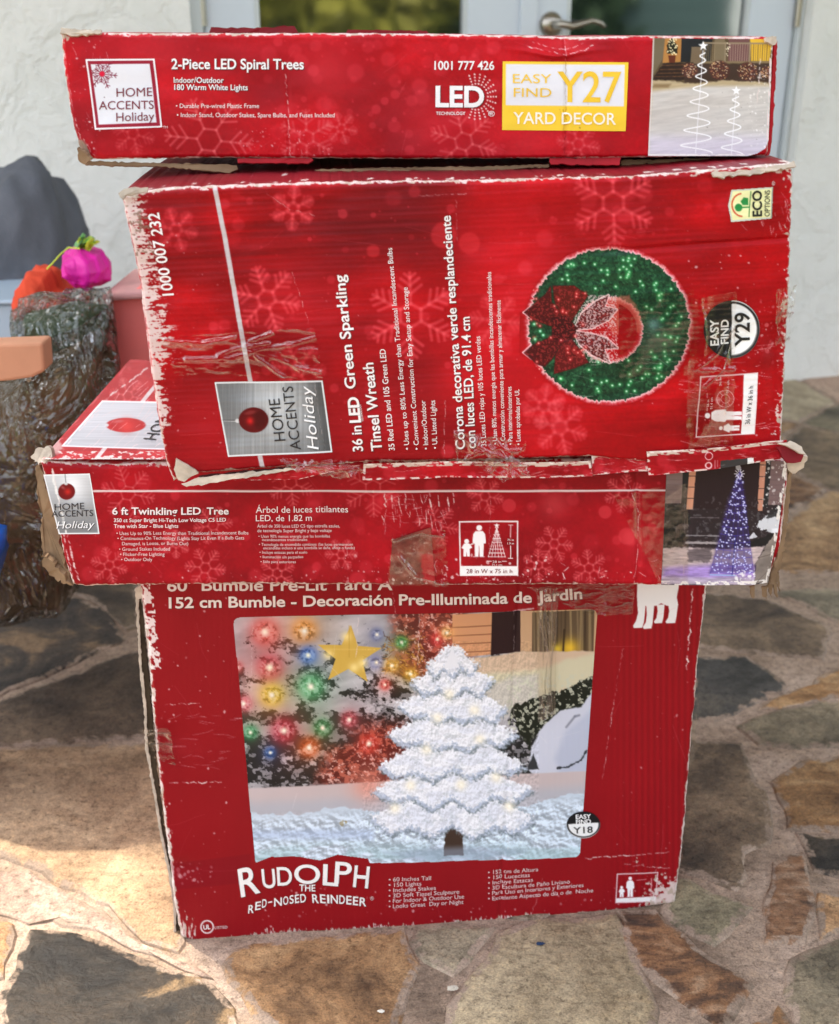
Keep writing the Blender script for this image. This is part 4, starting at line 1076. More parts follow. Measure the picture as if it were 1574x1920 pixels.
def pwreath(A):
    X, Y = A.X, A.Y
    A.fill((174, 10, 22)); A.vary(.08, 80, 60, 171)
    cx, cy, rx, ry = 1141, 609, 150, 142; hx, hy, hr = 1143, 617, 62
    th = np.arctan2(Y - cy, X - cx)
    spk = (fbm(th * 40, np.hypot(X - cx, Y - cy) / 8, 172, 3) - .5) * 9
    do = (np.sqrt(((X - cx) / rx) ** 2 + ((Y - cy) / ry) ** 2) - 1) * 146 + spk
    di = (np.hypot(X - hx, Y - hy) - hr) + spk
    i = np.arange(len(X))
    A.blend(i, .9 * np.exp(-(np.clip(do, 0, 99) / 5) ** 2) * (do > -2), (250, 205, 208))
    A.blend(i, .9 * np.exp(-(np.clip(-di, 0, 99) / 5) ** 2) * (di < 2), (250, 210, 210))
    m = sst(.8, -.8, do) * sst(-.8, .8, di)
    A.blend(i, m, (26, 66, 42))
    tt = fbm(th * 26 + np.hypot(X - cx, Y - cy) / 30, np.hypot(X - cx, Y - cy) / 4, 173, 4, .6)
    A.blend(i, m * sst(.5, .66, tt) * .75, (52, 104, 70)); A.blend(i, m * sst(.52, .64, fbm(X / 4, Y / 4, 174, 3)) * .6, (14, 34, 24))
    A.blend(i, m * sst(.5, .7, fbm(X / 50, Y / 50, 175, 2)) * .35, (16, 44, 30))
    A.blend(i, m * .4 * np.exp(-((np.hypot(X - 1230, Y - 640) / 34) ** 2)), (120, 130, 120))
    # cream backing shows through inside the hole
    A.poly([(1138, 560), (1180, 552), (1200, 585), (1202, 622), (1150, 628), (1132, 590)], (212, 112, 92), .6, 3, 3, 176)
    # bow
    BR = (74, 16, 20)
    def bow(p, c=BR):
        A.poly(p, c, 1, 1.0, 1.2, 177); j, d = A.pdist(p, 2); n = fbm(X[j] / 2.6, Y[j] / 2.6, 178, 3)
        A.blend(j, sst(.52, .66, n) * sst(1, -2, d) * .75, (150, 44, 44)); A.frame(p, 1.1, (52, 8, 12), .6)
    q = lambda x, y: (950 + x / 2.623, 290 + y / 2.623)
    glowp = [q(*p) for p in [(82, 772), (190, 690), (120, 800)]]; A.frame(glowp, 4, (250, 200, 204), .8); glowp = [q(*p) for p in [(82, 970), (120, 935), (170, 1040)]]; A.frame(glowp, 4, (250, 200, 204), .8)
    for t in ([(330, 860), (370, 780), (440, 720), (500, 690), (480, 745), (540, 760), (500, 810), (420, 850)], [(330, 866), (420, 880), (490, 900), (545, 948), (478, 950), (505, 1020), (420, 980), (360, 930)]):
        p = [q(*v) for v in t]; A.frame(p, 5, (250, 214, 214), .8); bow(p, (88, 24, 28))
        j, d = A.pdist(p, 0); A.blend(j, sst(.56, .62, vn(X[j] / 1.9, Y[j] / 1.9, 179)) * .7, (220, 196, 196))
    bow([q(*v) for v in [(84, 772), (190, 680), (215, 640), (220, 720), (300, 820), (240, 850), (130, 810)]]); bow([q(*v) for v in [(225, 640), (330, 640), (402, 690), (350, 770), (300, 850), (235, 720)]], (88, 22, 20))
    bow([q(*v) for v in [(84, 972), (125, 935), (250, 880), (300, 880), (220, 1010), (190, 1040), (150, 1030)]]); bow([q(*v) for v in [(232, 1078), (240, 980), (300, 880), (350, 940), (405, 1020), (330, 1050)]], (92, 18, 22))
    bow([q(*v) for v in [(220, 800), (300, 790), (345, 850), (330, 900), (280, 920), (225, 900)]], (60, 12, 18))
    rn = random.Random(6)
    for _ in range(130):
        a = rn.uniform(0, 6.283); f = rn.random() ** .7
        x = cx + (74 + 68 * f) * math.cos(a); y = cy + (70 + 64 * f) * math.sin(a)
        if x < 1100 and 530 < y < 705: continue
        A.glow(x, y, 4.6, (60, 190, 100), .6); A.glow(x, y, 1.7, (226, 255, 232), 1.0)
    for _ in range(34):
        x, y = q(rn.uniform(110, 390), rn.uniform(660, 1060))
        A.glow(x, y, 4, (214, 40, 46), .7); A.glow(x, y, 1.4, (255, 190, 180), .9)
    for p in ((135, 830), (165, 865), (140, 905), (180, 885)): A.glow(*q(*p), 4, (60, 190, 110), .8); A.glow(*q(*p), 1.8, (210, 255, 236), 1)
    A.glow(1225, 607, 12, (150, 200, 210), .5)
    A.scratches(16, 1180, 540, 1290, 700, (200, 210, 205), 10, 50, 180, 2, .35); A.scratches(20, 1080, 600, 1290, 800, (235, 214, 214), 10, 60, 181, 8, .4)
def kwreath(A):
    X, Y = A.X, A.Y
    do = (np.sqrt(((X - 1141) / 150) ** 2 + ((Y - 609) / 142) ** 2) - 1) * 146
    di = np.hypot(X - 1143, Y - 617)
    k = (do < 9) & (di > 50)
    i, d = A.pdist([(974, 584), (1060, 525), (1160, 550), (1160, 690), (1060, 705), (974, 664)], 0); k[i] |= d < 0
    return k
panel(F2, [(972, 455), (1300, 455), (1300, 760), (972, 760)], pwreath, box2, MAT_GLOSSY, 'wreath_picture', .0005, 1.2, kwreath)
def plabel2(A):
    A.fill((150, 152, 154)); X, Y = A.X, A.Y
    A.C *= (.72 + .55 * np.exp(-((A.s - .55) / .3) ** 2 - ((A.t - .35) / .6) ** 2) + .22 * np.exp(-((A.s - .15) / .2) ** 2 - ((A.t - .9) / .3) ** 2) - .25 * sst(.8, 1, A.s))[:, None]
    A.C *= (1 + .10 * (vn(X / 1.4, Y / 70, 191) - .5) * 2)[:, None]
    A.frame([(404, 717.5), (604, 713), (622, 846), (429, 854)], 2.8, (236, 236, 238))
    A.line([(418, 787), (446, 787)], 1.4, (70, 70, 72)); A.line([(420, 788.6), (446, 788.6)], .8, (225, 225, 225)); A.disc(446, 788, 4.5, 4, (206, 206, 208))
    A.disc(476, 786, 28, 24, (92, 8, 14), 1, .8); A.glow(470, 788, 7, (220, 34, 36), .9); A.disc(488, 784, 14, 19, (44, 6, 10), .35, 6); A.disc(470, 772, 10, 3.4, (150, 60, 58), .6, 2.5, -.2)
    A.crease([(591, 716), (600, 790), (612, 846)], 192, 1, .4)
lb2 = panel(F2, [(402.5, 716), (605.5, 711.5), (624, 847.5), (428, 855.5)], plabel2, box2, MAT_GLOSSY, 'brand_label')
L = Letters(); UPL = (-1, .07)
L.add('HOME', (536, 824), (524.5, 745), 21, (36, 32, 36), up=UPL); L.add('ACCENTS', (565, 841), (549, 722), 20, (36, 32, 36), up=UPL)
L.add('Holiday', (598, 841), (584, 724), 22, (242, 242, 244), up=(-1, -.18), sh=(1.4, 1.4, (44, 40, 44)))
L.build(F2, lb2, 'label_lettering', .0012)
def peco(A):
    A.fill((236, 236, 178)); A.vary(.03, 20, 20, 195)
    A.frame([(1372, 356), (1449, 350.5), (1446, 408), (1371, 414.5), (1366, 385)], 4.5, (206, 208, 196)); A.line([(1449, 351), (1446, 408)], 3, (96, 98, 90), .5)
    q = lambda x, y: (950 + x / 2.623, 290 + y / 2.623)
    A.line([q(1200, 180), q(1190, 302)], 2, (70, 130, 70))
    pts = [q(1168 + 48 * math.cos(a) * 1.05 - 10, 245 + 56 * math.sin(a)) for a in np.linspace(math.pi * .52, math.pi * 1.45, 14)]; A.line(pts, 3, (208, 96, 66))
    A.disc(*q(1140, 258), 7.2, 7.2, (44, 140, 70)); A.line([q(1150, 258), q(1190, 256)], 2.6, (44, 140, 70)); A.poly([q(*p) for p in [(1150, 228), (1165, 208), (1188, 212), (1188, 246), (1160, 246)]], (44, 140, 70))
def keco(A):
    i, d = A.pdist([(1371, 355), (1450, 349.5), (1447, 409), (1370, 416), (1364.5, 385)], 1e4); k = np.zeros(len(A.X), bool); k[i] = d < 0; return k
eco = panel(F2, [(1362, 348), (1452, 348), (1450, 418), (1362, 418)], peco, box2, MAT_GLOSSY, 'eco_label', .0006, .9, keco)
L = Letters(); L.add('ECO', (1427, 404.5), (1427, 356), 17, (30, 32, 30), up=(-1, .05), bold=.03); L.add('OPTIONS', (1442, 404.5), (1443, 355.5), 10, (44, 46, 44), up=(-1, .05), bold=.01); L.build(F2, eco, 'label_lettering', .0014)
def pst2(A):
    A.fill((32, 32, 34)); A.poly([(1373, 550), (1440, 550), (1440, 690), (1371, 690)], (242, 242, 240)); A.ring(1372, 617, 51, 5.5, (32, 32, 34)); A.vary(.12, 30, 30, 197)
    A.scratches(20, 1320, 590, 1400, 670, (120, 120, 122), 10, 60, 198, 60, .4)
st2 = disc_sticker(F2, 1372, 616.5, 53.5, 54, pst2, box2, 'round_sticker')
L = Letters(); L.add('EASY', (1347, 646), (1346, 597), 16, (240, 240, 238), up=(-1, .05), bold=.025); L.add('FIND', (1365.5, 643.5), (1365, 597.5), 14.5, (240, 240, 238), up=(-1, .05), bold=.025); L.add('Y29', (1406, 648), (1404.5, 584.5), 28, (28, 28, 30), up=(-1, .05), bold=.018); L.build(F2, st2, 'sticker_lettering', .0018)
L = Letters()
T = lambda s, p0, p1, h, **k: L.add(s, p0, p1, h, k.pop('c', (240, 232, 232)), up=UPL, **k)
T('1000 007 232', (326, 553), (298, 398), 21, bold=.012)
T('36 in', (681, 845), (677, 797), 19, bold=.016, sh=DSH); T('LED', (676.5, 791), (671.5, 743), 20, bold=.035, sh=DSH); T('Green Sparkling', (667.5, 727), (646, 514), 20, bold=.016, sh=DSH)
T('Tinsel Wreath', (716.5, 844), (699.5, 678), 20, bold=.016, sh=DSH)
T('TECHNOLOGY', (682, 789), (677, 757), 3.6)
T('35 Red LED and 105 Green LED', (740.5, 843), (722.5, 652.5), 11, bold=.006)
T('• Uses up to 80% Less Energy than Traditional Incandescent Bulbs', (768, 841.5), (735, 463.5), 9.6); T('• Convenient Construction for Easy Setup and Storage', (786, 841.5), (764, 537), 9.6)
T('• Indoor/Outdoor', (803.5, 841), (797.5, 749), 9.6); T('• UL Listed Lights', (820.5, 840), (815.5, 749), 9.6)
T('Corona decorativa verde resplandeciente', (872, 840.5), (844.5, 403), 17.5, bold=.014, sh=DSH); T('con luces LED, de 91.4 cm', (892, 838.5), (880, 592.5), 17, bold=.014, sh=DSH)
T('35 Luces LED rojas y 105 luces LED verdes', (912, 835), (900, 629), 9.6); T('• Usan 80% menos energía que las bombillas incandescentes tradicionales', (932.5, 832), (920, 508), 8.6); T('• Construcción conveniente para armar y almacenar fácilmente', (947.5, 832), (938, 561), 8.6)
T('• Para interiores/exteriores', (961, 832), (958.5, 723), 8.6); T('• Luces aprobadas por UL', (976, 832), (973, 728), 8.6)
T('36 in W x 36 in h', (1406.5, 795), (1413, 723), 9, c=(50, 44, 46), bold=.008); T('36 in', (1352, 722), (1352, 706), 4, c=(236, 206, 208)); T('91.4 cm', (1366, 736), (1367, 712), 4.5, c=(236, 206, 208)); T('36 in', (1329, 762), (1329, 748), 4, c=(236, 206, 208)); T('91.4 cm', (1336, 766), (1336, 744), 4.5, c=(236, 206, 208)); T('®', (1453, 347), (1453, 339), 6, c=(220, 190, 190))
for k in range(11):
    a = math.pi * (.62 + k * .085)
    pass
L.build(F2, box2)
# lower flaps of the wreath carton, folded down over the front of the carton below
def strip(name, pts, off, tilt, mat, seed, rag=.8):
    return slab(name, pts, a0 + n2 * off, (n2[0], n2[1], tilt), .003, mat, box2, rag, seed, 7, .003)
MAT_RED = flat_mat('red_print', rgb(166, 18, 32), .45, .2, .15, 30)
MAT_RED2 = flat_mat('red_print_lit', rgb(186, 34, 50), .4, .5, .15, 30)
MAT_DARKRED = flat_mat('dark_red_print', rgb(120, 18, 28), .5, .2, .2, 30)
FB = Face(a0 + n2 * .004, n2, [(0, 0), (0, 1)], [(1, 0), (1, 1)], [(0, 0), (1, 0)], [(0, 1), (1, 1)], lambda x, y: .004 * (fbm(x / 60, y / 20, 201, 3) - .5) + .002 * np.sin(x / 50))
def pflap(A):
    red_art(A, (164, 14, 26), 202); bokeh(A, 40, A.X.min(), A.Y.min(), A.X.max(), A.Y.max(), 203, a=.3)
    e = np.minimum(np.minimum(A.t, 1 - A.t) * A.h, np.minimum(A.s, 1 - A.s) * A.w)
    i = np.nonzero(A.t * A.h < 9)[0]; A.blend(i, sst(.4, .5, fbm(A.X[i] / 12, A.Y[i] / 4, 204, 3)) * .95, (206, 188, 172))
    i = np.nonzero(e < 4)[0]; A.blend(i, sst(.45, .6, fbm(A.X[i] / 9, A.Y[i] / 5, 205, 3)) * .9, (230, 214, 206))
    j = np.nonzero((A.X > 1350) & (A.X < 1414) & (A.Y > 858 + (1414 - A.X) * .07) & (A.Y < 872 + (1414 - A.X) * .16))[0]
    if len(j):
        A.blend(j, np.ones(len(j)), (226, 224, 222)); yy = (A.t[j]) * A.h
        A.blend(j, (vn(yy / 1.5, yy * 0, 206) > .5) * (A.X[j] < 1402) * .9, (40, 36, 36))
    A.ring(1328, 853, 7, 1.4, (236, 190, 194)); A.ring(1328, 871, 5.5, 2.4, (236, 190, 194)); A.line([(1340, 862), (1340, 876)], 2, (226, 170, 176), .6); A.line([(1345, 862), (1345, 874)], 1.4, (226, 170, 176), .6)
    A.scratches(30, A.X.min(), A.Y.min(), A.X.max(), A.Y.max(), (236, 206, 204), 6, 40, 207, 0, .5)
panel(FB, [(1214, 848), (1478, 826), (1474, 860), (1218, 894)], pflap, box2, MAT_PRINT, 'bottom_flap', 0, 1.3)
panel(FB, [(682, 868), (1108, 864), (1112, 893), (680, 899)], pflap, box2, MAT_PRINT, 'bottom_flap', 0, 1.3)
panel(FB, [(1112, 858), (1214, 852), (1220, 888), (1112, 894)], pflap, box2, MAT_PRINT, 'bottom_flap', -.004, 1.3)
panel(FB, [(380, 900), (560, 880), (680, 872), (560, 902)], pflap, box2, MAT_PRINT, 'bottom_flap', -.002, 1.3)
strip('torn_edge', [(340, 908), (372, 896), (440, 889), (545, 878), (556, 882), (470, 894), (400, 905), (350, 913)], .006, .2, MAT_FIBRE, 3, 1.0)
strip('torn_edge', [(330, 860), (352, 872), (372, 888), (360, 893), (346, 904), (334, 900), (326, 880)], .003, 0, MAT_FIBRE, 4, 1.2)
strip('torn_edge', [(222, 362), (232, 354), (278, 351), (276, 359), (236, 366), (230, 374)], .004, .3, MAT_FIBRE, 5, 1.2)
strip('torn_edge', [(1336, 322), (1400, 318), (1470, 308), (1490, 300), (1494, 312), (1470, 318), (1400, 327), (1340, 330)], .004, .4, MAT_FIBRE, 6, 1.6)
strip('torn_corner', [(1456, 838), (1490, 834), (1508, 850), (1502, 866), (1476, 868)], .010, .3, MAT_DARKRED, 7, 1.8)
strip('torn_corner', [(1474, 860), (1500, 852), (1515, 856), (1508, 876), (1492, 888), (1478, 880)], .006, -.3, MAT_FIBRE, 8, 2.2)
strip('torn_corner', [(1458, 832), (1482, 826), (1504, 838), (1512, 852), (1500, 850), (1484, 840)], .013, .5, MAT_FIBRE, 9, 1.8)
strip('slit_shade_strip', [(372, 893), (440, 885), (545, 875), (548, 880), (440, 893), (382, 902)], .003, .2, flat_mat('shadowed_inside', rgb(60, 30, 28), .9, .1), 10, .8)  # dark strip painted in for the shade between front panel and flap
tape(F2, [(300, 628), (590, 612), (606, 706), (330, 700)], box2, 25, .0022, .0012, .012, .035, folds=[[(350, 670), (430, 668), (490, 652), (560, 640), (600, 626)], [(455, 652), (520, 668), (560, 684), (600, 692)], [(410, 664), (450, 648), (505, 640)], [(480, 664), (515, 690), (534, 702)], [(310, 634), (380, 640), (440, 628)], [(470, 636), (510, 622)]])
tape(F2, [(1290, 560), (1380, 545), (1372, 850), (1284, 860)], box2, 26, .0012, .0022, .02, .008, folds=[[(1300, 690), (1340, 660), (1372, 610)], [(1318, 720), (1350, 690), (1366, 640)], [(1310, 690), (1374, 688)]])
tape(F2, [(848, 800), (986, 826), (976, 868), (856, 860)], box2, 27, .0030, .0030, .03, .04, folds=[[(856, 808), (890, 830), (930, 846), (966, 862)], [(880, 850), (920, 836), (976, 836)], [(870, 860), (890, 838), (896, 812)], [(930, 822), (950, 850)]])
tape(FB, [(870, 862), (992, 862), (990, 888), (940, 896)], box2, 28, .004, .002, .03, .04)
tape(F2, [(1452, 540), (1486, 530), (1478, 640), (1456, 650)], box2, 29, .004, .003, .05, .02)
tape(F2, [(524, 862), (560, 868), (684, 876), (640, 890)], box2, 30, .004, .008, .03, .03)
tape(F2, [(520, 850), (660, 858), (690, 880), (560, 878)], box2, 33, .003, .006, .03, .04, folds=[[(528, 856), (580, 868), (670, 872)], [(560, 872), (600, 858)]])
tape(F2, [(1150, 546), (1300, 540), (1300, 700), (1160, 708)], box2, 31, .0006, .0022, .02, .02)

# ---------- top carton (two spiral trees)
nT = np.array([0.0, -1.0, 0.0]); PT = np.array([0.0, 1.03, 0.0])
ZT = float(atY(780, 297, 1.03)[2])
def dispT(x, y):
    d = 0.0016 * (fbm(x / 130, y / 80, 53, 3) - .5) * 2
    v = np.exp(-((x - 1045) / 46) ** 2) * sst(112, 66, y)
    d += -0.014 * v + 0.004 * np.exp(-((y - (92 + 12 * np.exp(-((x - 1045) / 50) ** 2))) / 5) ** 2) * np.exp(-((x - 1045) / 55) ** 2)
    d += -0.0016 * np.exp(-((x - 1062) / 4) ** 2) - 0.001 * np.exp(-((x - 541 - (y - 200) * .02) / 4) ** 2) * sst(120, 180, y)
    d += -0.008 * sst(60, 0, (x - 140) + (300 - y) * .9)
    return d
FTp = Face(PT, nT, [(113, 60), (120, 140), (132, 215), (146, 280), (151, 299)], [(1454, 69), (1450, 150), (1446, 230), (1442, 284), (1436, 292)],
           [(113, 60), (300, 62), (700, 62), (1000, 66), (1060, 69), (1200, 67), (1454, 69)], [(151, 299), (445, 296), (800, 298), (1150, 296), (1436, 292)], dispT)
boxT = empty('cardboard_box', (0, 1.18, ZT), 0, 'shallow red box on top of the stack, with a yellow sticker and white spiral trees', 'box')
def paintT(A):
    red_art(A, (178, 14, 27), 221); i = np.arange(len(A.X))
    A.blend(i, .35 * sst(.45, .65, fbm(A.X / 200, A.Y / 120, 222, 3)), (136, 18, 34))
    for x, y, r, a in ((610, 130, 50, .5), (990, 260, 60, .3), (300, 100, 60, .3), (800, 230, 60, .3)): A.glow(x, y, r, (216, 50, 60), a)
    for f in [(392, 262, 82, .1, .55), (575, 258, 52, .5, .42), (870, 265, 62, .3, .45), (640, 240, 30, .2, .3), (250, 250, 40, .3, .25), (1085, 270, 40, .2, .3)]: A.flake(f[0], f[1], f[2], f[3], (224, 96, 98), f[4], 4.5, 2)
    bokeh(A, 120, 500, 70, 960, 290, 223, a=.36); bokeh(A, 60, 150, 70, 1215, 290, 224, a=.25)
    # logo rays
    for k in range(15):
        a = -math.pi * .62 + k * math.pi * 1.24 / 14 
        for m in range(4):
            r = 22 + m * 5.2; A.disc(894 + r * .98 * math.cos(a), 181 + r * 1.12 * math.sin(a), 1.5, 1.5, (242, 226, 226), .95, .7)
    A.crease([(535, 135), (540, 200), (543, 262), (545, 292)], 225, 1.3, .8); A.crease([(990, 86), (1030, 96), (1062, 103), (1100, 92), (1116, 80)], 226, 1.5, .9); A.crease([(1000, 78), (1040, 90), (1066, 92), (1096, 80)], 227, 1.2, .8)
    A.crease([(1062, 72), (1061, 140)], 228, 1.2, .6); A.crease([(1062, 245), (1058, 292)], 229, 1.0, .5, (70, 8, 16)); A.crease([(560, 255), (566, 292)], 230, 1.6, .6)
    A.specks(50, 130, 75, 190, 280, (238, 220, 220), .4, 2, 231, .8); A.specks(70, 440, 240, 620, 296, (236, 210, 210), .4, 1.8, 232, .7); A.scratches(20, 130, 80, 200, 290, (232, 200, 200), 5, 26, 233, 80, .5)
    A.scratches(34, 150, 70, 1210, 290, (214, 110, 114), 10, 70, 234, None, .25)
    A.crease([(120, 90), (134, 190), (152, 262), (168, 296)], 235, 1.4, .7); A.crease([(150, 250), (176, 292)], 236, 1.2, .6)
    wear(A, A.et, 6, 241, 8, 4, .16); wear(A, A.el, 6, 242, 4, 8, .04); wear(A, A.eb, 4, 243, 8, 3, .16); wear(A, A.er, 6, 244, 4, 8, .04)
    wear(A, np.hypot(A.X - 113, A.Y - 60), 30, 245, 6, 5, .08, (200, 188, 172)); k = np.nonzero((A.X + (300 - A.Y) * .35 < 172) & (A.Y > 262))[0]; A.blend(k, sst(0, 14, 300 - A.X[k] + A.Y[k] - 400) * .9, (148, 132, 116))
fpT, perT, AT = front_panel(FTp, paintT, boxT, MAT_PRINT, .004, seed=24, rag=1.3)
body(FTp, perT, .30, boxT, MAT_TOP, side_paint((158, 32, 48), 44), skip=2)
def plabelT(A):
    A.fill((150, 24, 50)); A.poly([(171, 120), (281, 119), (294, 229), (186, 233)], (226, 227, 235)); A.frame([(163, 112), (289, 111), (303, 237), (180, 241)], 3.2, (242, 240, 244))
    # snowflake, cropped by the panel corner
    c0 = (192, 138)
    for k in range(12):
        a = k * math.pi / 6 + .12; r = 28 if k % 2 == 0 else 16
        A.line([c0, (c0[0] + r * math.cos(a), c0[1] + r * math.sin(a))], 1.7, (120, 26, 52))
        for f in (.55, .8):
            for s in (-1, 1):
                b = (c0[0] + r * f * math.cos(a), c0[1] + r * f * math.sin(a)); A.line([b, (b[0] + 6 * math.cos(a + s * .8), b[1] + 6 * math.sin(a + s * .8))], 1.3, (120, 26, 52))
    A.disc(c0[0], c0[1], 5, 5, (214, 20, 60), 1, 1.5)
    A.frame([(167, 116), (285, 115), (298.5, 233), (183, 237)], 6, (150, 24, 50)); A.frame([(163, 112), (289, 111), (303, 237), (180, 241)], 3.2, (242, 240, 244))
    A.disc(196, 182, 1, 1, (90, 60, 70), .8)
lbT = panel(FTp, [(161, 110), (290.5, 109.5), (304.5, 238), (178.5, 243)], plabelT, boxT, MAT_GLOSSY, 'brand_label', .0004, 1.0)
L = Letters(); L.add('HOME', (219, 181), (286, 179.5), 16.5, (118, 22, 48)); L.add('ACCENTS', (186, 205), (289, 203.5), 16, (118, 22, 48)); L.add('Holiday', (219, 227), (290, 225), 16.5, (118, 22, 48)); L.build(FTp, lbT, 'label_lettering', .0009)
def pst(A):
    A.fill((246, 206, 60)); A.vary(.03, 60, 40, 251); A.poly([(949, 119.5), (1172, 121), (1170, 199), (949, 197)], (228, 229, 237))
    A.crease([(1062, 116), (1060, 170), (1062, 205), (1057, 244)], 252, 1.2, .6, (150, 110, 50)); A.crease([(1056, 200), (1062, 224)], 253, 2, .6, (90, 60, 30)); A.specks(14, 1050, 190, 1105, 240, (120, 90, 40), .4, 1.6, 254, .7)
stT = panel(FTp, [(943, 114.5), (1179, 116.5), (1173.5, 245.5), (942, 243.5)], pst, boxT, MAT_GLOSSY, 'yellow_sticker', .0005, 1.2)
YL = (240, 198, 52)
L = Letters(); L.add('EASY', (962, 155), (1034, 155.3), 17, YL); L.add('FIND', (963.5, 181), (1034, 181.3), 17, YL); L.add('Y27', (1045, 190), (1165, 190.5), 57, YL, bold=.012); L.add('YARD DECOR', (963, 231.5), (1155, 233), 22, (250, 246, 232), bold=.008); L.build(FTp, stT, 'sticker_lettering', .0011)
def picT(A):
    X, Y = A.X, A.Y
    q = lambda x, y: (1200 + x / 5.62, 50 + y / 5.62)
    P = lambda pts, c, a=1, soft=.8, rough=0, seed=0, rs=6: A.poly([q(*p) for p in pts], c, a, soft, rough, seed, rs)
    A.fill((96, 80, 58)); A.vary(.2, 30, 20, 261)
    P([(150, 100), (280, 100), (240, 340), (165, 470), (130, 520)], (110, 98, 76)); P([(270, 100), (440, 100), (430, 370), (240, 380)], (176, 124, 66)); P([(300, 300), (380, 300), (370, 380), (310, 380)], (96, 44, 26))
    P([(440, 110), (770, 110), (740, 370), (430, 370)], (34, 36, 40)); P([(545, 210), (660, 210), (640, 420), (530, 420)], (116, 100, 80)); P([(790, 110), (900, 110), (890, 370), (775, 370)], (122, 108, 84))
    P([(940, 110), (1160, 110), (1150, 360), (930, 360)], (112, 78, 76)); P([(1165, 110), (1400, 110), (1370, 360), (1175, 360)], (228, 184, 62))
    for k in range(9): A.line([q(960 + k * 26, 180), q(955 + k * 25, 360)], 1.1, (176, 150, 138), .8, .6)
    for k in range(9): A.line([q(1180 + k * 24, 180), q(1178 + k * 23, 360)], 2.4 if k % 2 else 1.2, (150, 120, 60), .9, .7)
    for k in range(6): A.line([q(690 + k * 20, 190), q(685 + k * 20, 360)], 1.1, (150, 132, 104), .8, .6)
    A.line([q(680, 170), q(1430, 175)], 3, (150, 134, 110), .95); A.line([q(680, 372), q(1400, 372)], 4, (132, 114, 86), .95)
    for x in (680, 905, 1165, 1400): A.line([q(x, 165), q(x - 8, 380)], 3, (150, 134, 110), .9)
    P([(250, 380), (560, 375), (540, 560), (130, 560), (180, 480)], (46, 32, 28), 1, 1.5, 2, 262)
    for y, x0 in ((405, 240), (450, 215), (490, 185), (525, 150)): A.line([q(x0, y), q(470, y - 6)], 1.6, (104, 70, 46), .8, .8, 1)
    P([(470, 390), (1400, 385), (1390, 580), (470, 590)], (62, 46, 40), .9, 2, 2, 263)
    for cx, cy, r in ((525, 460, 84), (840, 455, 110), (1140, 470, 108), (1345, 480, 70)):
        c = q(cx, cy); A.disc(c[0], c[1], r / 5.62, r * .92 / 5.62, (78, 46, 40), .95, 2.5)
        rn = random.Random(cx)
        for _ in range(90):
            a = rn.uniform(0, 6.28); f = math.sqrt(rn.random()); p = q(cx + r * f * math.cos(a), cy + r * .9 * f * math.sin(a))
            A.disc(p[0], p[1], .9, .7, rn.choice([(250, 210, 150), (214, 150, 110), (120, 60, 50), (150, 90, 74), (255, 236, 200)]), .9, .6)
    c = q(340, 215); A.poly([q(*p) for p in [(340, 100), (390, 200), (400, 280), (290, 285), (285, 200)]], (36, 34, 22), 1, 1, 2, 264)
    rn = random.Random(3)
    for _ in range(46): p = q(rn.uniform(290, 395), rn.uniform(120, 290)); A.disc(p[0], p[1], 1.1, 1.1, (255, 240, 190), .95, .6)
    for _ in range(14): p = q(rn.uniform(915, 950), rn.uniform(110, 310)); A.disc(p[0], p[1], 1.0, 1.0, (255, 244, 214), .95, .6)
    # snow lawn
    P([(125, 560), (330, 570), (470, 590), (620, 590), (900, 560), (1400, 590), (1400, 1400), (80, 1400)], (184, 166, 132), 1, 2, 2, 265); P([(125, 680), (400, 650), (700, 625), (1400, 620), (1400, 1400), (80, 1400)], (202, 198, 194), 1, 5)
    P([(150, 600), (330, 600), (300, 640), (130, 640)], (112, 88, 56), .6, 3)
    P([(80, 1150), (1400, 1150), (1400, 1400), (80, 1400)], (212, 206, 220), .9, 14)
    j = A.box(1200, 155, 1460, 300); A.C[j] *= (1 + .08 * (fbm(X[j] / 26, (Y[j] + X[j] * .1) / 3, 266, 4) - .5) * 2)[:, None]
    A.specks(30, 1280, 170, 1440, 280, (110, 104, 100), .4, 1.2, 267, .7)
    def spiral(ax, ay, bx, by, turns, w0, w1, y0):
        pts = []
        for k in range(turns * 26 + 1):
            f = k / (turns * 26); g = f ** 1.25
            yy = ay + (by - ay) * (y0 + (1 - y0) * g); xx = ax + (bx - ax) * (yy - ay) / (by - ay)
            a = f * turns * 2 * math.pi
            pts.append(q(xx + (w0 + (w1 - w0) * g) * math.cos(a), yy + (w0 + (w1 - w0) * g) * .05 * math.sin(a)))
        A.line(pts, 2.0, (250, 250, 252), .95, .7)
        A.line([q(ax, ay), q(bx, by)], 1.3, (244, 244, 250), .9, .7)
    spiral(665, 250, 590, 1330, 8, 22, 175, .02); A.star(*q(668, 200), 9.5, (252, 252, 254))
    spiral(1015, 720, 965, 1345, 5, 28, 122, .02); A.star(*q(1018, 672), 9, (252, 252, 254))
    A.specks(70, 1404, 120, 1440, 200, (245, 242, 240), .4, 1.7, 268, .9); A.specks(40, 1404, 200, 1436, 288, (250, 248, 248), .4, 1.8, 269, .9)
    A.crease([(1427, 110), (1425, 140), (1420, 200)], 270, 2, .9)
    i = np.nonzero((A.s < .012))[0]; A.blend(i, np.full(len(i), .7), (236, 220, 220))
    i = np.nonzero((1 - A.t) * A.h < 4)[0]; A.blend(i, sst(.4, .55, fbm(X[i] / 7, Y[i] / 3, 271, 3)) * .95, (240, 236, 234)); i = np.nonzero((1 - A.s) * A.w < 4)[0]; A.blend(i, sst(.4, .55, fbm(X[i] / 3, Y[i] / 7, 272, 3)) * .95, (236, 220, 218))
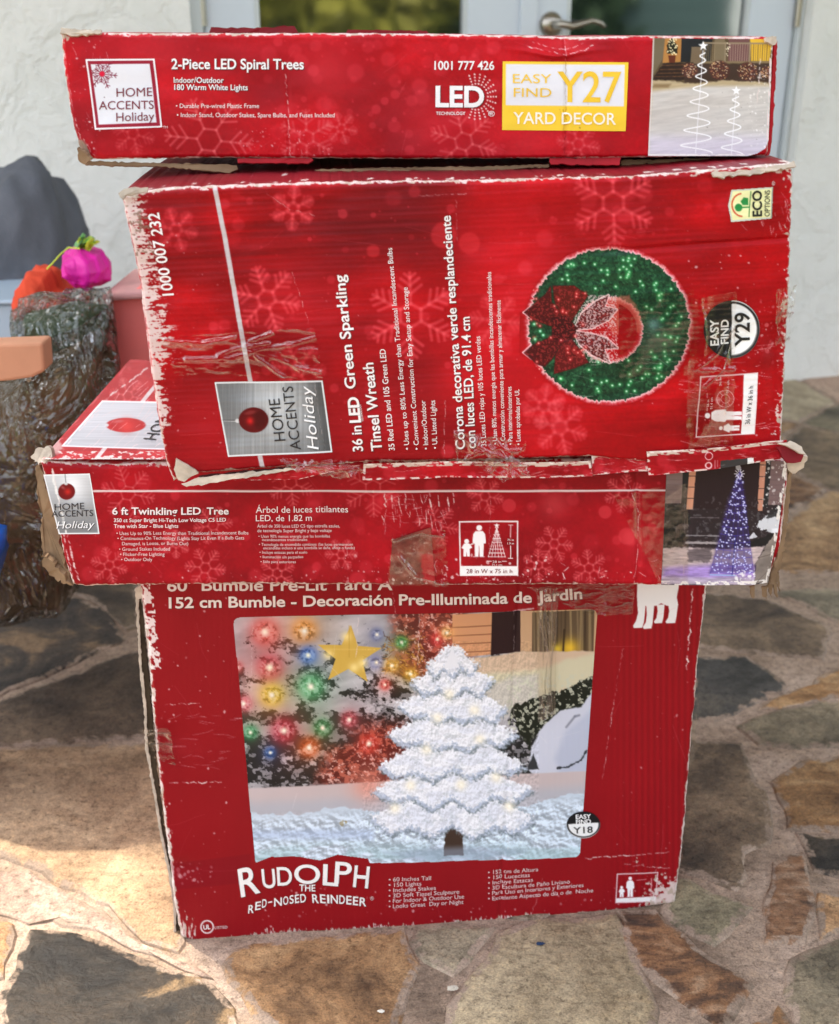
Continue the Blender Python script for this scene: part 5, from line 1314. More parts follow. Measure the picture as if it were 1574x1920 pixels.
def kT(A):
    i, d = A.pdist([(1225, 68), (1450, 72), (1442, 262), (1436, 278), (1420, 288), (1400, 293), (1215, 293)], 1e4); k = np.zeros(len(A.X), bool); k[i] = d < 0; return k
panel(FTp, [(1225, 71), (1450, 73), (1440, 292), (1215.5, 292)], picT, boxT, MAT_GLOSSY, 'tree_picture', .0005, 1.1, kT)
L = Letters(); TS = (1.4, 1.6, (96, 10, 24))
L.add('2-Piece LED Spiral Trees', (322, 128.5), (570, 129), 19, WHITE, bold=.018, sh=TS); L.add('Indoor/Outdoor', (326, 154.5), (420, 155), 10.5, WHITE, bold=.01, sh=TS); L.add('180 Warm White Lights', (327, 168), (465, 168.5), 10.5, WHITE, bold=.01, sh=TS)
L.add('• Durable Pre-wired Plastic Frame', (330, 202), (486, 202), 8.3, (240, 226, 226)); L.add('• Indoor Stand, Outdoor Stakes, Spare Bulbs, and Fuses Included', (332, 219), (628, 219.5), 8.3, (240, 226, 226))
L.add('1001 777 426', (815, 130), (927, 130), 16, WHITE, bold=.016); L.add('LED', (817, 199), (908, 199.5), 38, WHITE, bold=.03, sh=TS); L.add('TECHNOLOGY', (818, 215), (873, 215), 6, WHITE, bold=.008); L.add('®', (916, 218), (928, 218), 10, WHITE); L.add('TM', (306, 240), (315, 240), 4.5, (236, 200, 204))
L.build(FTp, boxT)
# flaps under and over the top carton
PF = np.array([0, 1.036, 0])
def tflap(name, pts, mat, seed, y=1.036, tilt=.35, th=.003):
    return slab(name, pts, (0, y, 0), (0, -1, tilt), th, mat, boxT, .8, seed, 6, .003)
tflap('bottom_flap', [(150, 300), (160, 309), (300, 312), (430, 324), (446, 317), (444, 309), (300, 305)], MAT_BROWN, 1)
tflap('bottom_flap', [(445, 297), (583, 295), (588, 300), (578, 306), (446, 305)], MAT_RED, 2, 1.032)
tflap('bottom_flap', [(590, 318), (600, 324), (780, 322), (900, 320), (1030, 313), (1030, 307), (900, 312), (700, 314)], MAT_BROWN, 3)
tflap('bottom_flap', [(1031, 296), (1165, 295), (1162, 309), (1034, 308)], MAT_RED, 4, 1.032)
tflap('bottom_flap', [(1165, 300), (1340, 296), (1340, 302), (1166, 309)], MAT_BROWN, 5, 1.05)
slab('top_flap', [(392, 62), (396, 50), (470, 52), (552, 48), (560, 62)], (0, 1.05, 0), (0, -1, .1), .003, MAT_DARKRED, boxT, .8, 6, 6, .003)
slab('top_flap', [(648, 63), (652, 55), (800, 57), (806, 63)], (0, 1.06, 0), (0, -1, .1), .003, MAT_DARKRED, boxT, .6, 7, 6, .003)
slab('torn_corner', [(112, 62), (114, 50), (130, 53), (190, 55), (190, 62), (130, 66)], (0, 1.027, 0), (0, -1, .3), .003, MAT_FIBRE, boxT, 1.0, 8, 5, .003)
slab('torn_corner', [(146, 276), (160, 286), (172, 299), (160, 308), (150, 303)], (0, 1.026, 0), (-.3, -1, -.2), .004, MAT_BROWN, boxT, 1.0, 9, 4, .004)
slab('torn_corner', [(1436, 70), (1456, 68), (1458, 78), (1450, 84), (1438, 78)], (0, 1.027, 0), (.2, -1, .2), .003, MAT_FIBRE, boxT, 1.0, 10, 4, .003)
slab('side_edge', [(1452, 78), (1458, 76), (1455, 160), (1450, 240), (1444, 290), (1438, 292), (1444, 240)], (0, 1.033, 0), (.5, -1, 0), .003, MAT_RED, boxT, .6, 11, 6, .002)
# ================================================================== HOUSE
TH = math.atan(0.30)
WD = np.array([math.cos(TH), math.sin(TH), 0]); WN = np.array([math.sin(TH), -math.cos(TH), 0])
WP = ground(1480, 715); WP = np.array([float(v) for v in WP])
house = empty('house', tuple(WP), TH, 'pale stucco house wall with white glazed double doors behind the stack', 'house')
def s_at(px, py=30):
    P = hit(np.array([float(px)]), np.array([float(py)]), WP, WN)[0]
    return float((P - WP) @ WD)
def stucco():
    m, t, b = new_mat('stucco')
    v = coords(t)
    n1 = noise(t, v, 5.5, 6, .62, .6); n2 = noise(t, v, 26, 6, .6, .8); n3 = noise(t, v, 160, 3)
    r1 = ramp(t, [(.44, (0, 0, 0, 1)), (.50, (1, 1, 1, 1))]); t.links.new(n1.outputs[0], r1.inputs[0])
    r2 = ramp(t, [(.42, (0, 0, 0, 1)), (.56, (1, 1, 1, 1))]); t.links.new(n2.outputs[0], r2.inputs[0])
    b1 = bump(t, None, r1.outputs[0], .5, .005); b2 = bump(t, None, r2.outputs[0], .42, .0035, b1); bump(t, b, n3.outputs[0], .3, .0012, b2)
    c = ramp(t, [(.3, rgb(230, 230, 223)), (.7, rgb(240, 239, 233))]); t.links.new(n1.outputs[0], c.inputs[0]); t.links.new(c.outputs[0], b.inputs['Base Color'])
    b.inputs['Roughness'].default_value = .85; b.inputs['Specular IOR Level'].default_value = .2
    return m
M_ST = stucco()
M_DOOR = flat_mat('door_paint', rgb(214, 222, 230), .35, .45, .02, 10, bumpd=.0003)
M_TRIM = flat_mat('trim_paint', rgb(206, 212, 212), .5, .4, .03, 12)
M_SEAL = flat_mat('door_seal', rgb(70, 72, 74), .7, .2)
M_STEEL = flat_mat('brushed_nickel', rgb(176, 168, 156), .3, .5, .08, 60, 1.0)
def boxes(bl):
    V, Fc = [], []
    for (x0, x1, y0, y1, z0, z1) in bl:
        o = len(V)
        V += [(x0, y0, z0), (x1, y0, z0), (x1, y1, z0), (x0, y1, z0), (x0, y0, z1), (x1, y0, z1), (x1, y1, z1), (x0, y1, z1)]
        Fc += [(o, o + 3, o + 2, o + 1), (o + 4, o + 5, o + 6, o + 7), (o, o + 1, o + 5, o + 4), (o + 1, o + 2, o + 6, o + 5), (o + 2, o + 3, o + 7, o + 6), (o + 3, o, o + 4, o + 7)]
    return V, Fc
def bx(name, bl, mat, parent, bev=0.0):
    V, Fc = boxes(bl if isinstance(bl, list) else [bl])
    o = mesh_obj(name, V, Fc, mat, parent, False, local=True)
    if bev:
        md = o.modifiers.new('bevel', 'BEVEL'); md.width = bev; md.segments = 2; md.limit_method = 'ANGLE'
    return o
sL, sR = s_at(357), s_at(1524)          # stucco ends
dl0, dl1 = s_at(388), s_at(1004)        # left leaf
dr0, dr1 = s_at(1007), s_at(1512)       # right leaf
gl0, gl1, gr0, gr1 = s_at(485), s_at(892), s_at(1080), s_at(1428)
DT = 2.08
WY = .16
def wallpart(bl): return bl
bx('wall', [(-7.0, sL, 0, WY, -.1, 2.55), (sR, 5.0, 0, WY, -.1, 2.55), (sL, sR, 0, WY, DT + .07, 2.55)], M_ST, house)
bx('door_frame', [(sL + .002, dl0 - .006, .035, WY - .01, .03, DT + .002), (dr1 + .006, sR - .002, .035, WY - .01, .03, DT + .002), (sL + .002, sR - .002, .035, WY - .01, DT + .004, DT + .068)], M_TRIM, house, .004)
bx('threshold', (sL + .002, sR - .002, .015, WY - .01, -.02, .028), M_STEEL, house, .003)
def glass(tint, mir):
    m, t, b = new_mat('door_glass')
    b.inputs['Base Color'].default_value = tint
    b.inputs['Roughness'].default_value = .04
    out = t.nodes['Material Output']
    gl = N(t, 'ShaderNodeBsdfGlossy'); gl.inputs['Roughness'].default_value = .05
    mx = N(t, 'ShaderNodeMixShader'); mx.inputs[0].default_value = mir
    v = coords(t); n = noise(t, v, 3, 2); bm = bump(t, b, n.outputs[0], .08, .01); t.links.new(bm, gl.inputs['Normal'])
    t.links.new(b.outputs[0], mx.inputs[1]); t.links.new(gl.outputs[0], mx.inputs[2]); t.links.new(mx.outputs[0], out.inputs[0])
    return m
M_GL = glass((.012, .018, .016, 1), .30)
def leaf(a, b_, g0_, g1_, handle):
    d = empty('door', (a, .055, .034), 0); d.parent = house
    A0, A1 = 0, b_ - a; G0, G1 = g0_ - a, g1_ - a; H = DT - .04
    bx('door_leaf', [(A0, G0, 0, .044, 0, H), (G1, A1, 0, .044, 0, H), (G0, G1, 0, .044, 0, .24), (G0, G1, 0, .044, H - .13, H)], M_DOOR, d, .003)
    bx('glazing_bead', [(G0, G0 + .012, .004, .040, .24, H - .13), (G1 - .012, G1, .004, .040, .24, H - .13), (G0 + .012, G1 - .012, .004, .040, .24, .252), (G0 + .012, G1 - .012, .004, .040, H - .142, H - .13)], M_TRIM, d)
    bx('glass_pane', (G0 + .013, G1 - .013, .018, .026, .253, H - .143), M_GL, d)
    for z in (.22, 1.04, 1.8):
        x = -.004 if not handle else A1 + .004
        Vh, Fh = [], []
        for k in range(12):
            q = k * math.pi / 6
            Vh += [(x + .009 * math.cos(q), -.012 + .009 * math.sin(q), z - .06), (x + .009 * math.cos(q), -.012 + .009 * math.sin(q), z + .06)]
        for k in range(12): Fh.append((2 * k, 2 * ((k + 1) % 12), 2 * ((k + 1) % 12) + 1, 2 * k + 1))
        Fh += [tuple(2 * k for k in range(12))[::-1], tuple(2 * k + 1 for k in range(12))]
        mesh_obj('hinge', Vh, Fh, M_STEEL, d, False, local=True)
    if handle:
        P = hit(np.array([1034.0]), np.array([46.0]), WP + WN * -.055, WN)[0]
        hx = float((P - WP) @ WD) - a; hz = float(P[2]) - .034
        # rosette and lever
        Vh, Fh = [], []; nseg = 28
        prof = [(.0, -.018), (.012, -.018), (.024, -.014), (.031, -.006), (.033, 0.0)]
        for r, y in prof:
            for k in range(nseg):
                q = 2 * math.pi * k / nseg; Vh.append((hx + r * math.cos(q), y, hz + r * math.sin(q)))
        for j in range(len(prof) - 1):
            for k in range(nseg): Fh.append((j * nseg + k, j * nseg + (k + 1) % nseg, (j + 1) * nseg + (k + 1) % nseg, (j + 1) * nseg + k))
        path = [(0, -.015, 0, .011), (0, -.045, 0, .010), (.008, -.055, .001, .0105), (.035, -.058, -.004, .009), (.065, -.058, .004, .0075), (.09, -.057, .010, .007), (.115, -.055, .004, .0065), (.128, -.054, -.006, .005)]
        base = len(Vh)
        for j, (x, y, z, r) in enumerate(path):
            a_ = np.array(path[max(j - 1, 0)][:3]); b2 = np.array(path[min(j + 1, len(path) - 1)][:3]); tg = (b2 - a_) / np.linalg.norm(b2 - a_)
            u = np.cross(tg, [0, 0, 1.0]); u /= np.linalg.norm(u); vv = np.cross(u, tg)
            for k in range(12):
                q = k * math.pi / 6; c = np.array([hx + x, y, hz + z]) + r * (u * math.cos(q) + vv * math.sin(q)); Vh.append(tuple(c))
        for j in range(len(path) - 1):
            for k in range(12): Fh.append((base + j * 12 + k, base + j * 12 + (k + 1) % 12, base + (j + 1) * 12 + (k + 1) % 12, base + (j + 1) * 12 + k))
        Fh.append(tuple(base + (len(path) - 1) * 12 + k for k in range(12)))
        mesh_obj('handle', Vh, Fh, M_STEEL, d, True, local=True)
leaf(dl0, dl1, gl0, gl1, False); leaf(dr0, dr1, gr0, gr1, True)
bx('astragal', (dl1 - .022, dr0 + .020, .042, .054, .036, DT - .004), M_DOOR, house, .003)
# unseen eave, its outline shaped to shade the cartons and edge the sunlit paving
ZE = 2.60
shade = [ground(-40, 1543)[:2], ground(322, 1583)[:2], np.array([-.265, 1.03]), np.array([-.11, .83]), np.array([.2, .45]), np.array([4.5, .45])]
s0 = shade[0] + (shade[0] - shade[1]) * 6
back0 = (WP - WD * 5.4 - WN * 3.5)[:2]; back1 = (WP + WD * 6.0 - WN * 3.5)[:2]
edge = [np.array(p) + (SUN_DIR * (ZE / SUN_DIR[2]))[:2] for p in [s0] + shade]
pts = edge + [back1, back0]
V = [(p[0], p[1], ZE) for p in pts] + [(p[0], p[1], ZE + .10) for p in pts]
k = len(pts)
mesh_obj('roof', V, [tuple(range(k)), tuple(range(2 * k - 1, k - 1, -1))] + [(i, k + i, k + (i + 1) % k, (i + 1) % k) for i in range(k)], flat_mat('shading_eave', rgb(214, 212, 204), .7, .2, .06, 4), house)

# ================================================================== PAVING
def stone_mat(name, cols, scale, bscale=60, rough=.62, streak=None):
    m, t, b = new_mat(name)
    v = coords(t, (1, 1, 1))
    n0 = noise(t, v, scale * .35, 4, .55, .5); n1 = noise(t, v, scale, 7, .62, .8)
    if streak:
        v2 = coords(t, (streak[0], streak[1], 1), (0, 0, streak[2])); n1 = noise(t, v2, scale, 6, .6, 1.2)
    mixn = N(t, 'ShaderNodeMath', operation='MULTIPLY_ADD'); mixn.inputs[1].default_value = .55
    mul = N(t, 'ShaderNodeMath', operation='MULTIPLY'); mul.inputs[1].default_value = .45
    t.links.new(n0.outputs[0], mul.inputs[0]); t.links.new(n1.outputs[0], mixn.inputs[0]); t.links.new(mul.outputs[0], mixn.inputs[2])
    st = [(.40 + .20 * k / (len(cols) - 1), rgb(*c)) for k, c in enumerate(cols)]
    rp = ramp(t, st); t.links.new(mixn.outputs[0], rp.inputs[0])
    sp = noise(t, v, 150, 3, .6); rs = ramp(t, [(.33, (.45, .42, .4, 1)), (.40, (1, 1, 1, 1)), (.66, (1, 1, 1, 1)), (.73, (1.25, 1.2, 1.15, 1))]); t.links.new(sp.outputs[0], rs.inputs[0])
    mm = N(t, 'ShaderNodeMix', data_type='RGBA', blend_type='MULTIPLY'); mm.inputs[0].default_value = .8
    t.links.new(rp.outputs[0], mm.inputs[6]); t.links.new(rs.outputs[0], mm.inputs[7]); ta = N(t, 'ShaderNodeAttribute', attribute_name='print')
    m3 = N(t, 'ShaderNodeMix', data_type='RGBA', blend_type='MULTIPLY'); m3.inputs[0].default_value = 1.0 if name != 'mortar' else 0.0
    t.links.new(mm.outputs[2], m3.inputs[6]); t.links.new(ta.outputs['Color'], m3.inputs[7])
    gr = noise(t, v, 90, 6, .75, .3); g2 = ramp(t, [(.36, (.66, .64, .62, 1)), (.5, (1, 1, 1, 1)), (.62, (1.18, 1.16, 1.12, 1))]); t.links.new(gr.outputs[0], g2.inputs[0])
    m4 = N(t, 'ShaderNodeMix', data_type='RGBA', blend_type='MULTIPLY'); m4.inputs[0].default_value = 1.0
    t.links.new(m3.outputs[2], m4.inputs[6]); t.links.new(g2.outputs[0], m4.inputs[7]); t.links.new(m4.outputs[2], b.inputs['Base Color'])
    b.inputs['Roughness'].default_value = rough; b.inputs['Specular IOR Level'].default_value = .35
    cl = noise(t, coords(t, (.7, 1.5, 1), (0, 0, .6)), 46, 7, .72, .8); c2 = ramp(t, [(.36, (.70, .68, .66, 1)), (.47, (1, 1, 1, 1)), (.53, (1, 1, 1, 1)), (.64, (1.16, 1.14, 1.10, 1))]); t.links.new(cl.outputs[0], c2.inputs[0])
    m5 = N(t, 'ShaderNodeMix', data_type='RGBA', blend_type='MULTIPLY'); m5.inputs[0].default_value = .85
    t.links.new(m4.outputs[2], m5.inputs[6]); t.links.new(c2.outputs[0], m5.inputs[7]); gn = noise(t, v, 420, 2, .6); g4 = ramp(t, [(.34, (.70, .68, .66, 1)), (.5, (1, 1, 1, 1)), (.66, (1.25, 1.22, 1.18, 1))]); t.links.new(gn.outputs[0], g4.inputs[0])
    last = m5.outputs[2]
    if name != 'mortar':
        # mortar smeared over the rims of the stones
        ia = N(t, 'ShaderNodeAttribute', attribute_name='inner'); en = noise(t, v, 38, 6, .7, .6)
        f1 = N(t, 'ShaderNodeMath', operation='MULTIPLY_ADD'); f1.inputs[1].default_value = 2.4; f1.inputs[2].default_value = -1.12; t.links.new(en.outputs[0], f1.inputs[0])
        f2 = N(t, 'ShaderNodeMath', operation='ADD'); t.links.new(f1.outputs[0], f2.inputs[0]); t.links.new(ia.outputs['Fac'], f2.inputs[1])
        f3 = N(t, 'ShaderNodeMapRange', interpolation_type='SMOOTHSTEP'); f3.inputs['From Min'].default_value = .0; f3.inputs['From Max'].default_value = .35; t.links.new(f2.outputs[0], f3.inputs['Value'])
        mc = ramp(t, [(.35, rgb(122, 104, 88)), (.65, rgb(170, 149, 131))]); t.links.new(n1.outputs[0], mc.inputs[0])
        m7 = N(t, 'ShaderNodeMix', data_type='RGBA'); t.links.new(f3.outputs[0], m7.inputs[0]); t.links.new(mc.outputs[0], m7.inputs[6]); t.links.new(last, m7.inputs[7]); last = m7.outputs[2]
    m6 = N(t, 'ShaderNodeMix', data_type='RGBA', blend_type='MULTIPLY'); m6.inputs[0].default_value = .9
    t.links.new(last, m6.inputs[6]); t.links.new(g4.outputs[0], m6.inputs[7])
    t.links.new(m6.outputs[2], b.inputs['Base Color'])
    n2 = noise(t, v, bscale, 6, .6, .3); n3 = noise(t, v, 9, 5, .6, .6); bq0 = bump(t, None, n3.outputs[0], .6, .014); bq = bump(t, None, cl.outputs[0], .6, .005, bq0); bump(t, b, n2.outputs[0], .55, .004, bq)
    return m
SM = [stone_mat('tan_stone', [(92, 70, 50), (150, 116, 82), (186, 152, 112)], 9),
      stone_mat('dark_stone', [(36, 33, 31), (54, 48, 43), (72, 63, 54), (122, 100, 76)], 10),
      stone_mat('grey_brown_stone', [(66, 56, 47), (104, 88, 71), (138, 118, 95)], 7),
      stone_mat('pale_stone', [(120, 104, 80), (164, 148, 122), (188, 172, 144)], 5),
      stone_mat('rust_stone', [(48, 38, 33), (86, 62, 46), (122, 88, 62), (144, 116, 92)], 12, streak=(1, 2.4, .9)),
      stone_mat('slate_stone', [(50, 49, 47), (72, 70, 68), (94, 88, 80)], 8),
      stone_mat('ochre_stone', [(104, 76, 50), (146, 110, 74), (174, 142, 104)], 9, streak=(1, 2.2, -.5)),
      stone_mat('olive_stone', [(84, 76, 62), (122, 112, 92), (152, 138, 114)], 8),
      stone_mat('sandy_stone', [(122, 98, 74), (162, 134, 105), (188, 160, 128)], 6)]
SM.append(stone_mat('pink_stone', [(122, 100, 88), (160, 134, 118), (178, 154, 138)], 7))
SM.append(stone_mat('charcoal_stone', [(26, 23, 21), (38, 33, 28), (50, 43, 36), (54, 46, 38), (120, 98, 72)], 9))
M_MORT = stone_mat('mortar', [(120, 102, 86), (156, 135, 117), (176, 155, 138)], 6, 90, .8)
ST = [  # outline on the photograph's ground, material
 ([(-30, 1100), (80, 1107), (150, 1122), (200, 1150), (236, 1205), (180, 1225), (110, 1258), (-30, 1318)], 1),
 ([(100, 1062), (255, 1092), (258, 1180), (235, 1185), (190, 1135), (130, 1110)], 2),
 ([(-40, 1335), (115, 1272), (200, 1240), (285, 1215), (300, 1385), (150, 1390), (-40, 1400)], 2),
 ([(-40, 1412), (150, 1400), (300, 1398), (345, 1600), (350, 1720), (330, 1790), (272, 1765), (245, 1742), (200, 1702), (120, 1665), (50, 1622), (-40, 1600)], 8),
 ([(60, 1747), (150, 1750), (250, 1795), (400, 1845), (438, 1890), (470, 1990), (-20, 1990), (10, 1850)], 10),
 ([(-60, 1610), (50, 1634), (118, 1676), (196, 1713), (240, 1754), (270, 1777), (318, 1800), (400, 1838), (250, 1786), (152, 1742), (58, 1738), (22, 1722), (-60, 1680)], 9),
 ([(-60, 1690), (18, 1735), (24, 1780), (8, 1840), (-60, 1850)], 0),
 ([(440, 1778), (760, 1745), (784, 1810), (748, 1925), (740, 1990), (560, 1990), (428, 1850)], 0),
 ([(775, 1770), (790, 1748), (925, 1738), (880, 1800), (848, 1828), (800, 1805)], 7),
 ([(965, 1735), (1150, 1715), (1182, 1780), (1228, 1890), (1245, 1990), (800, 1990), (842, 1918), (872, 1850)], 3),
 ([(1162, 1712), (1225, 1710), (1300, 1780), (1406, 1850), (1372, 1910), (1345, 1925), (1232, 1842), (1172, 1768)], 4),
 ([(1232, 1660), (1290, 1650), (1405, 1702), (1335, 1770), (1288, 1748), (1240, 1712)], 7),
 ([(1270, 1392), (1390, 1392), (1410, 1430), (1436, 1500), (1441, 1580), (1398, 1602), (1386, 1668), (1270, 1634)], 2),
 ([(1446, 1620), (1502, 1600), (1526, 1690), (1510, 1768), (1440, 1768), (1433, 1700)], 4),
 ([(1450, 1466), (1500, 1430), (1640, 1412), (1640, 1560), (1484, 1556)], 6),
 ([(1496, 1566), (1640, 1572), (1640, 1650), (1532, 1636)], 1),
 ([(1388, 1366), (1450, 1340), (1640, 1300), (1640, 1396), (1500, 1406), (1422, 1396)], 7),
 ([(1290, 1234), (1400, 1230), (1420, 1245), (1479, 1290), (1400, 1325), (1340, 1356), (1290, 1345)], 5),
 ([(1482, 1800), (1660, 1745), (1680, 1990), (1530, 1990), (1470, 1870)], 7),
 ([(1538, 1680), (1660, 1660), (1650, 1735), (1540, 1760)], 0),
 ([(1390, 1938), (1460, 1890), (1500, 1960), (1510, 2000), (1400, 2000)], 6),
 ([(1300, 1112), (1440, 1128), (1560, 1180), (1540, 1240), (1440, 1228), (1300, 1212)], 2),
 ([(1450, 1110), (1660, 1100), (1680, 1200), (1580, 1172)], 7),
 ([(1500, 1290), (1660, 1220), (1660, 1290), (1480, 1330), (1430, 1330)], 6),
]
def chaikin(p, n=2):
    p = np.array(p)
    for _ in range(n):
        q = np.roll(p, -1, 0); p = np.stack([p * .91 + q * .09, p * .09 + q * .91], 1).reshape(-1, 2)
    return p
V, Fc, FM, TC, IN = [], [], [], [], []
def add_stone(poly, mi, seed, hgt=.0035):
    p = np.array(poly)
    d = np.roll(p, -1, 0) - p; out = []
    rn = random.Random(seed)
    for a, dd in zip(p, d):
        L = np.hypot(*dd); k = max(1, int(L / .02))
        for j in range(k): out.append(a + dd * j / k + (np.array([rn.gauss(0, .0028), rn.gauss(0, .0028)]) if j else 0))
    p = np.array(out); c = p.mean(0); o = len(V); k = len(p)
    area = .5 * np.sum(p[:, 0] * np.roll(p[:, 1], -1) - np.roll(p[:, 0], -1) * p[:, 1])
    if area < 0: p = p[::-1]
    nrm = p - c; nrm /= np.linalg.norm(nrm, axis=1)[:, None]
    h2 = hgt * (.8 + .5 * rn.random()); tb = rn.uniform(.82, 1.18); TC.extend([(tb * rn.uniform(.97, 1.03), tb, tb * rn.uniform(.95, 1.05))] * (4 * k)); IN.extend([0.0] * (2 * k) + [.12] * k + [1.0] * k)
    if seed >= 0:
        wob = (np.array([fbm(p[:, 0] * 22 + 9, p[:, 1] * 22 + 9, seed % 97, 3), fbm(p[:, 0] * 22 + 9, p[:, 1] * 22 + 40, seed % 89, 3)]).T - .5) * .016; p = p + wob
    for q in p + nrm * .006: V.append((q[0], q[1], -.003))
    for q in p: V.append((q[0], q[1], h2 * .75))
    for q in p - nrm * .008: V.append((q[0], q[1], h2))
    rr_ = np.minimum(.016, .3 * np.linalg.norm(p - c, axis=1))[:, None]
    for q in p - nrm * rr_: V.append((q[0], q[1], h2 + .0006))
    for r in range(3):
        for i in range(k): Fc.append((o + r * k + i, o + r * k + (i + 1) % k, o + (r + 1) * k + (i + 1) % k, o + (r + 1) * k + i)); FM.append(mi)
    Fc.append(tuple(o + 3 * k + i for i in range(k))); FM.append(mi)
traced = []
for k, (px, mi) in enumerate(ST):
    g = ground(np.array([p[0] for p in px], float), np.array([p[1] for p in px], float))[:, :2]
    traced.append(g); add_stone(g, mi, k)
# remaining paving: irregular slabs as shrunken cells, kept clear of the traced ones
rn = random.Random(77)
seeds = []
tries = 0
def inpoly(p, g):
    x, y = p; r = False
    for (x0, y0), (x1, y1) in zip(g, np.roll(g, -1, 0)):
        if (y0 > y) != (y1 > y) and x < (x1 - x0) * (y - y0) / (y1 - y0) + x0: r = not r
    return r
while tries < 9000 and len(seeds) < 520:
    tries += 1
    p = np.array([rn.uniform(-3.2, 3.4), rn.uniform(-2.0, 4.4)])
    if any(np.hypot(*(p - s)) < .28 + .13 * rn.random() for s in seeds): continue
    if any(inpoly(p, g) or np.min(np.hypot(*(g - p).T)) < .07 for g in traced): continue
    seeds.append(p)
allp = np.concatenate([np.array(seeds)] + [np.concatenate([g, (g + np.roll(g, -1, 0)) / 2]) for g in traced])
ns = len(seeds)
def clip(poly, m, n):
    out = []
    for a, b in zip(poly, poly[1:] + poly[:1]):
        da = (a - m) @ n; db = (b - m) @ n
        if da <= 0: out.append(a)
        if da * db < 0: out.append(a + (b - a) * da / (da - db))
    return out
for i, s in enumerate(seeds):
    poly = [s + np.array(q) * .46 for q in ((-1.2, -1), (1, -1.2), (1.2, 1), (-1, 1.2))]
    d = np.hypot(*(allp - s).T); order = np.argsort(d)[1:40]
    for j in order:
        if d[j] > .8 or len(poly) < 3: break
        if j < ns: m = (s + allp[j]) / 2; n = (allp[j] - s) / d[j]; poly = clip(poly, m - n * .007, n)
        else: n = (allp[j] - s) / d[j]; poly = clip(poly, allp[j] - n * .014, n)
    if len(poly) >= 3:
        pa = np.array(poly); ar = abs(.5 * np.sum(pa[:, 0] * np.roll(pa[:, 1], -1) - np.roll(pa[:, 0], -1) * pa[:, 1]))
        if ar > .006: add_stone(pa, rn.choice([0, 2, 2, 3, 7, 7, 0, 4, 9, 7, 2]), 1000 + i)
pat = mesh_obj('patio', V, Fc, SM, None, False, fmat=FM, colors=np.array(TC)); pat['kind'] = 'structure'; at_ = pat.data.attributes.new('inner', 'FLOAT', 'POINT'); at_.data.foreach_set('value', np.array(IN, np.float32))
nu = 60; gx, gy = np.meshgrid(np.linspace(-3.6, 3.8, nu), np.linspace(-2.4, 4.8, nu))
mo = mesh_obj('patio_mortar', np.stack([gx.ravel(), gy.ravel(), 0.0012 * (fbm(gx.ravel() * 6, gy.ravel() * 6, 5, 3) - .5)], 1), grid_faces(nu, nu), M_MORT, None, True); mo['kind'] = 'structure'
gl = mesh_obj('lawn', [(-250, -250, -.03), (250, -250, -.03), (250, 250, -.03), (-250, 250, -.03)], [(0, 1, 2, 3)], flat_mat('grass', rgb(74, 92, 44), .9, .1, .35, 3, bumpd=.02, bscale=40), None); gl['kind'] = 'structure'
# small debris on the paving
for k, (px, py, c, r) in enumerate([(715, 1905, (214, 208, 194), .0026), (848, 1862, (190, 180, 164), .004), (1012, 1778, (40, 56, 84), .003), (1210, 1238, (190, 176, 140), .009)]):
    p = ground(px, py)
    tag(crumple('paper_scrap' if c[0] > 150 else 'pebble', p + [0, 0, .007], r, flat_mat('scrap%d' % k, rgb(*c), .8, .2), None, 50 + k, (1.6, .9, .5), 10, 7),
        ['tiny white paper scrap on the paving at the bottom edge', 'small pale flake in a mortar joint before the pale slab', 'tiny dark blue pebble on the pale slab in front of the stack', 'beige scrap lying beside the slate coloured stone'][k], 'scrap' if c[0] > 150 else 'pebble')

# ================================================================== THINGS STACKED AT THE LEFT, BEHIND THE CARTONS
def film_mat():
    m, t, b = new_mat('clear_film')
    out = t.nodes['Material Output']
    tr = N(t, 'ShaderNodeBsdfTransparent'); tr.inputs[0].default_value = (.93, .93, .90, 1)
    gl = N(t, 'ShaderNodeBsdfGlossy'); gl.inputs['Roughness'].default_value = .10
    mx = N(t, 'ShaderNodeMixShader'); lw = N(t, 'ShaderNodeLayerWeight'); lw.inputs[0].default_value = .45
    v = coords(t, (1, 1, .7), (0, .5, 0)); n = noise(t, v, 16, 3, .55, 1.6); n2 = noise(t, v, 9, 3, .5, 2.0)
    vo = N(t, 'ShaderNodeTexVoronoi', feature='DISTANCE_TO_EDGE'); vo.inputs['Scale'].default_value = 11
    dv_ = N(t, 'ShaderNodeMix', data_type='RGBA', blend_type='ADD'); dv_.inputs[0].default_value = .25
    t.links.new(v, dv_.inputs[6]); t.links.new(n2.outputs['Color'], dv_.inputs[7]); t.links.new(dv_.outputs[2], vo.inputs['Vector'])
    bz = bump(t, None, vo.outputs['Distance'], 1.0, .03)
    bq = bump(t, None, n2.outputs[0], .8, .03, bz); bm = bump(t, None, n.outputs[0], .7, .010, bq)
    t.links.new(bm, gl.inputs['Normal']); t.links.new(bm, lw.inputs['Normal'])
    mm = N(t, 'ShaderNodeMath', operation='MULTIPLY_ADD'); mm.inputs[1].default_value = .7; mm.inputs[2].default_value = .04
    t.links.new(lw.outputs['Fresnel'], mm.inputs[0]); t.links.new(mm.outputs[0], mx.inputs[0])
    t.links.new(tr.outputs[0], mx.inputs[1]); t.links.new(gl.outputs[0], mx.inputs[2]); t.links.new(mx.outputs[0], out.inputs[0])
    return m
M_FILM = film_mat()
